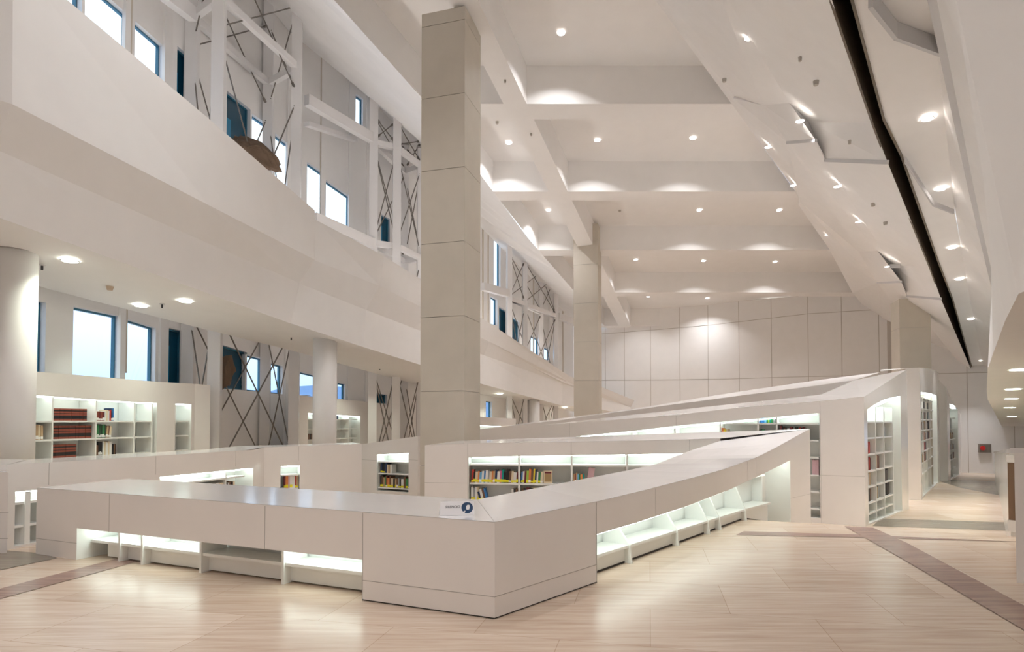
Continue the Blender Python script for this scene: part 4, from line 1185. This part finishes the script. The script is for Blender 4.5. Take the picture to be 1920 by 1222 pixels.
# inner run: coloured paperbacks
cA = ['red', 'black', 'cream', 'orange', 'sky blue', 'white', 'blue', 'white', 'grey', 'cream', 'orange', 'tan', 'navy', 'white', 'pink', 'teal', 'black', 'black', 'brown', 'cream', 'white', 'dark red']
row(inn, 882, 970, zI2, 22, (.19, .25), cA, 'the central paperback shelf', 'paperbacks on the central shelf', [Y_, Y_, Y_, Y_, W_, Y_, Y_], lean=.07)
cB = ['blue', 'white', 'dark red', 'lime', 'orange', 'brown', 'yellow', 'navy', 'white', 'green', 'cream']
row(inn, 976, 1017, zI2, 11, (.20, .265), cB, 'the shelf beside the art book', 'paperbacks beside the art book', Y_, lean=.06)
# face-out art book
ub0 = inn.u(1019, 890); ab = book(inn, ub0, .05, zI2, .16, .235, .03, 'cream', None, 0, 'cream art book shown face-out with a reddish picture on its cover', 'paperbacks beside the art book')
mb = MB(); sweep(mb, inn, ub0+.018, ub0+.142, .047, .049, zI2+.035, zI2+.175, mat('cover_art', (.38, .26, .12), .5, noise=.6)); sweep(mb, inn, ub0+.018, ub0+.142, .047, .049, zI2+.18, zI2+.215, bmat('dark red')); o = mb.build('cover_picture', ab)
row(inn, 1075, 1096, zI2, 7, (.17, .20), ['tan', 'terracotta', 'tan', 'sky blue', 'green', 'orange', 'teal'], 'the third lit compartment', 'paperbacks in the third compartment', W_)
row(inn, 1100, 1112, zI2+.02, 1, (.26, .27), ['pale pink'], 'the third lit compartment', 'paperbacks in the third compartment', None, lean=.15)
row(inn, 882, 896, zI2-.34, 4, (.23, .26), ['white', 'grey', 'white', 'cream'], 'the lowest visible central shelf', 'books on the lower central shelf', Y_)
row(inn, 898, 914, zI2-.34, 4, (.17, .24), ['navy', 'white', 'brown', 'blue'], 'the lower shelf, slumped group', 'slumped books on the lower central shelf', Y_, lean=-.25)
row(inn, 958, 970, zI2-.34, 3, (.22, .24), ['white', 'black', 'brown'], 'lower shelf, at the divider', 'books by the divider on the lower shelf', None)
row(inn, 977, 1010, zI2-.34, 6, (.24, .26), ['brown', 'black', 'dark red', 'black', 'cream', 'brown'], 'lower shelf, second compartment', 'dark books on the lower shelf, second compartment', None)
# W1
def rW(px0, px1, zi, *a, **k): row(w1, px0, px1, ZW[zi], *a, pyy=800, **k)
rW(104, 169, 0, 9, (.21, .22), ['terracotta'], 'top shelf under the windows', 'bound red volumes, top shelf', None, bands=True)
rW(104, 178, 1, 12, (.22, .235), ['terracotta'], 'middle shelf under the windows', 'bound red volumes, middle shelf', None, bands=True)
rW(104, 151, 2, 7, (.22, .235), ['terracotta'], 'low shelf under the windows', 'bound red volumes, low shelf', None, bands=True)
rW(184, 188, 0, 2, (.22, .24), ['navy', 'blue'], 'top shelf, third compartment', 'books on the top shelf, third compartment', W_)
rW(188, 202, 0, 4, (.17, .18), ['terracotta', 'dark red', 'terracotta', 'dark red'], 'the short red group, top shelf', 'short red books on the top shelf', W_)
rW(203, 214, 0, 5, (.18, .21), ['white', 'cream', 'grey', 'white', 'red'], 'the pale group, top shelf', 'pale books on the top shelf', None)
rW(214.5, 219, 0, 2, (.24, .25), ['navy', 'blue'], 'the blue pair, top shelf', 'tall blue books on the top shelf', W_)
rW(185, 205, 1, 8, (.24, .26), ['dark green', 'dark green', 'green', 'dark green'], 'the middle shelf, green set', 'dark green books on the middle shelf', W_)
rW(205, 214, 1, 3, (.21, .23), ['tan', 'brown', 'cream'], 'the middle shelf, after the green set', 'tan books on the middle shelf', W_, lean=.12)
rW(185, 191, 2, 3, (.19, .20), ['brown'], 'the low shelf, third compartment', 'brown books on the low shelf', None)
rW(192, 199, 2, 3, (.25, .27), ['black'], 'the low shelf, black trio', 'black binders on the low shelf', W_)
rW(200, 217, 2, 7, (.23, .27), ['white', 'cream', 'white', 'white', 'cream', 'white', 'white'], 'the low shelf, white set', 'white books on the low shelf', None)
rW(217.5, 225, 2, 3, (.20, .21), ['black', 'brown', 'black'], 'the low shelf, after the white set', 'small dark books on the low shelf', None)
rW(54, 67, 0, 4, (.24, .25), ['cream', 'tan', 'cream', 'tan'], 'top shelf, next to the round column', 'tan files on the top shelf', W_, dep=.15)
rW(54, 88, 1, 9, (.24, .26), ['tan', 'cream', 'tan'], 'middle shelf, next to the round column', 'tan files on the middle shelf', W_, dep=.15)
# second low bookcase
row(c2, 362, 425, lambda u: z2s(u)-.32, 10, (.18, .25), ['black', 'black', 'white', 'pale pink', 'brown', 'white', 'red', 'red', 'white', 'cream'], 'the shelf behind the front worktop', 'books behind the front worktop', None, pyy=895)
row(c2, 431, 447, lambda u: z2s(u)-.32, 5, (.20, .25), ['black', 'white', 'brown', 'black', 'cream'], 'the end compartment behind the worktop', 'books at the end of the low shelf', None, pyy=895)
row(c2, 534, 561, z2c, 7, (.24, .27), ['dark red', 'orange', 'pale pink', 'white', 'white', 'red', 'tan'], 'the small lit opening', 'books in the small lit opening', Y_, d=.1)
# unit B
row(ub_, 710, 722, zB[1], 3, (.23, .26), ['navy', 'black', 'navy'], 'the upper shelf by the pillar', 'books by the pillar, upper shelf', Y_)
row(ub_, 722, 731, zB[1], 3, (.18, .21), ['cream', 'tan', 'white'], 'upper shelf by the pillar, pale group', 'pale books by the pillar', None)
row(ub_, 709, 765, zB[2], 17, (.20, .28), ['black', 'brown', 'tan', 'green', 'terracotta', 'orange', 'brown', 'cream', 'black', 'tan', 'brown', 'grey', 'black', 'white', 'brown', 'green', 'dark green'], 'the lower shelf by the pillar', 'books by the pillar, lower shelf', Y_)
# W2
row(w2, 578, 590, w2.z(600, 804)-.36, 4, (.2, .22), ['black', 'brown'], 'the shelf left of the round column', 'books left of the round column', None, pyy=800)
row(w2, 633, 638, w2.z(600, 785)-.02+.02, 2, (.2, .25), ['black', 'navy'], 'the shelf right of the round column', 'books right of the round column', None, pyy=800)
# R1 front
row(r1f, 1461, 1512, ZF[1], 13, (.22, .30), ['dark red', 'black', 'brown', 'black', 'white', 'dark red', 'tan', 'black', 'brown', 'red', 'black', 'dark red', 'brown'], 'the end compartment above the sloping bookcase', 'books above the sloping bookcase', None, pyy=800)
row(r1f, 1425, 1452, ZF[0], 8, (.10, .13), ['blue', 'blue', 'sky blue', 'green', 'lime', 'teal', 'green', 'grey'], 'the topmost narrow shelf', 'short books on the topmost narrow shelf', None, pyy=800)
row(r1f, 1425, 1431, ZF[1], 2, (.20, .22), ['dark green', 'green'], 'the narrow middle compartment', 'green books in the narrow compartment', None, pyy=800)
row(r1f, 1352, 1364, ZF[1], 3, (.20, .24), ['orange', 'yellow', 'cream'], 'the wide compartment', 'orange books in the wide compartment', None, pyy=800)
row(r1f, 1522, 1534, ZF[3], 4, (.30, .31), ['pale pink'], 'the pink set, right-hand column', 'pale pink volumes in the right-hand column', None, pyy=850)
# aisle run: cells between the dividers
cellx = [(1632.5, 1645), (1648, 1660.5), (1663.5, 1677)]
def rS(cell, zi, f0, f1, n, hs, cols, place):
    a, b = cellx[cell]; row(r1s, a+(b-a)*f0, a+(b-a)*f1, ZS[zi], n, hs, cols, place, 'books in '+place, None, d=.10, pyy=850)
rS(2, 0, -.05, .45, 3, (.20, .26), ['dark red', 'cream', 'white'], 'the top right pigeonhole')
rS(1, 1, .0, .45, 3, (.20, .26), ['navy', 'blue', 'cream'], 'the second row, middle pigeonhole')
rS(2, 1, .1, .55, 3, (.18, .25), ['dark green', 'lime', 'grey'], 'the second row, right pigeonhole')
rS(0, 2, .1, .75, 5, (.24, .25), ['red'], 'the pigeonhole of red books')
rS(0, 3, .2, .85, 5, (.24, .27), ['dark red', 'black', 'dark red', 'red', 'black'], 'fourth row, left pigeonhole')
rS(1, 3, .05, .85, 5, (.25, .29), ['black', 'brown', 'cream', 'dark red', 'brown'], 'fourth row, middle pigeonhole')
rS(0, 4, .4, .75, 2, (.25, .27), ['grey', 'tan'], 'fifth row, left pigeonhole')
rS(2, 4, .25, .8, 4, (.24, .27), ['black'], 'fifth row, right pigeonhole')
rS(0, 5, .5, .8, 2, (.26, .28), ['black', 'brown'], 'sixth row, left pigeonhole')
rS(1, 5, .25, .7, 3, (.20, .30), ['teal', 'tan', 'grey'], 'sixth row, middle pigeonhole')
rS(2, 5, .3, 1.0, 6, (.28, .30), ['black'], 'sixth row, right pigeonhole')
# R2
rr = random.Random(4)
for k, (x0, x1, n, cc) in enumerate([(1731, 1747, 9, ['black', 'grey', 'white', 'black']), (1731, 1748, 9, ['black', 'cream', 'dark green', 'grey', 'brown']), (1731, 1751, 11, ['dark red', 'brown', 'black', 'black', 'tan']), (1730, 1749, 10, ['dark red', 'dark green', 'black', 'terracotta', 'tan']), (1736, 1744, 5, ['black', 'red', 'dark red']), (1733, 1745, 6, ['dark green', 'tan', 'terracotta', 'brown'])]):
    row(r2, x0, x1, Z2[k+1], n, (.20, .27), cc, 'the second aisle bookcase, %s row' % ['second', 'third', 'fourth', 'fifth', 'sixth', 'seventh'][k], 'books in the second aisle bookcase, %s row' % ['second', 'third', 'fourth', 'fifth', 'sixth', 'seventh'][k], None, pyy=850)
for k, (x0, x1, n, cc) in enumerate([(1787, 1792, 4, ['tan', 'brown']), (1787, 1793, 4, ['grey', 'tan', 'brown']), (1787, 1793, 4, ['black', 'brown'])]):
    row(r3, x0, x1, Z3[k+2], n, (.2, .27), cc, 'the last aisle bookcase, %s row' % ['third', 'fourth', 'fifth'][k], 'books in the last aisle bookcase, %s row' % ['third', 'fourth', 'fifth'][k], None, pyy=850)

# ------------------------------------------------------------------ silence sign
pl = onsurf(823.5, 966.5, lambda x, y: .786); pr = onsurf(889.5, 965, lambda x, y: .786)
tx = (pr-pl).normalized(); ny = Vector((-tx.y, tx.x, 0)); wd = (pr-pl).length
sg = empty('table_sign', pl, 'white folded tent card reading SILENCIO with a round navy symbol, on the corner block', 'sign')
hh = .115; dd = .05
T0, T1 = pl+ny*dd+Vector((0, 0, hh))+tx*.012, pr+ny*dd+Vector((0, 0, hh))-tx*.004
mb = MB(); B0, B1 = pl+ny*2*dd, pr+ny*2*dd
th = ny*.0015
mb.box8([pl, pr, pr+th, pl+th, T0, T1, T1+th, T0+th], PAPER)
mb.box8([B0, B1, B1+th, B0+th, T0, T1, T1+th, T0+th], PAPER)
mb.build('card', sg)
zax = (T0-pl).normalized(); xax = tx; nax = xax.cross(zax).normalized()
def on(u, v, e=.0012): return pl+xax*(wd*u)+(ny*dd+Vector((0, 0, hh)))*v+nax*e
def disc(cu, cv, r, m, e, sq=1.0):
    mb = MB(); c = on(cu, cv, e); up = (ny*dd+Vector((0, 0, hh))).normalized()
    mb.poly([c+xax*(r*math.cos(t))+up*(r*sq*math.sin(t)) for t in [2*PI*i/32 for i in range(32)]], m); return mb
disc(.80, .52, .050, NAVY, .0012).build('symbol_disc', sg)
mb = MB(); up = (ny*dd+Vector((0, 0, hh))).normalized(); c = on(.82, .55, .002)
mb.poly([c+xax*(a*.017)+up*(b*.022) for a, b in ((-.9, -.8), (-.3, -1), (.6, -.9), (.9, -.2), (1, .7), (.5, 1), (-.4, .9), (-.9, .3))], PAPER)
c = on(.715, .25, .002)
mb.poly([c+xax*(a*.01)+up*(b*.01) for a, b in ((-1, -.7), (.2, -1), (.9, 0), (.6, 1.2), (.1, .2), (-.6, .5))], PAPER)
mb.build('symbol_shape', sg)
fc = bpy.data.curves.new('lettering', 'FONT'); fc.body = 'SILENCIO'; fc.size = .030; fc.shear = .25; fc.align_x = 'CENTER'; fc.extrude = .0002
fo = bpy.data.objects.new('lettering', fc); COL.objects.link(fo); fc.materials.append(INK)
M = Matrix((xax, up, xax.cross(up))).transposed().to_4x4()
M.translation = on(.38, .52, .002)-pl
me = bpy.data.meshes.new_from_object(fo.evaluated_get(bpy.context.evaluated_depsgraph_get())); me.name = 'lettering'
if not me.materials: me.materials.append(INK)
bpy.data.objects.remove(fo); fo = bpy.data.objects.new('lettering', me); COL.objects.link(fo)
fo.parent = sg; fo.matrix_local = M

# ------------------------------------------------------------------ fire hose cabinet
p0 = FW.hit(1833.5, 848); p1 = FW.hit(1856.5, 832)
fc_ = empty('fire_hose_cabinet', FW.O(p0[0], 0, p0[1]), 'grey fire hose cabinet with a red reel on the far wall', 'cabinet')
mb = MB(); sweep(mb, FW, p0[0], p1[0], -.14, -.01, p0[1], p1[1], CABG); mb.build('body', fc_)
mb = MB(); ww = p1[0]-p0[0]; h_ = p1[1]-p0[1]
sweep(mb, FW, p0[0]+.03, p1[0]-.03, -.155, -.14, p0[1]+.03, p1[1]-.03, mat('cabinet_door', (.22, .19, .16), .3)); mb.build('door', fc_)
cc = FW.O(p0[0]+ww*.30, -.165, p0[1]+h_*.52); mb = MB(); n_ = FW.N(p0[0]); mb.tube(cc, cc-Vector((n_.x, n_.y, 0))*.03, h_*.26, RED, 20); mb.build('hose_reel', fc_)

print('books', NBOOK[0])
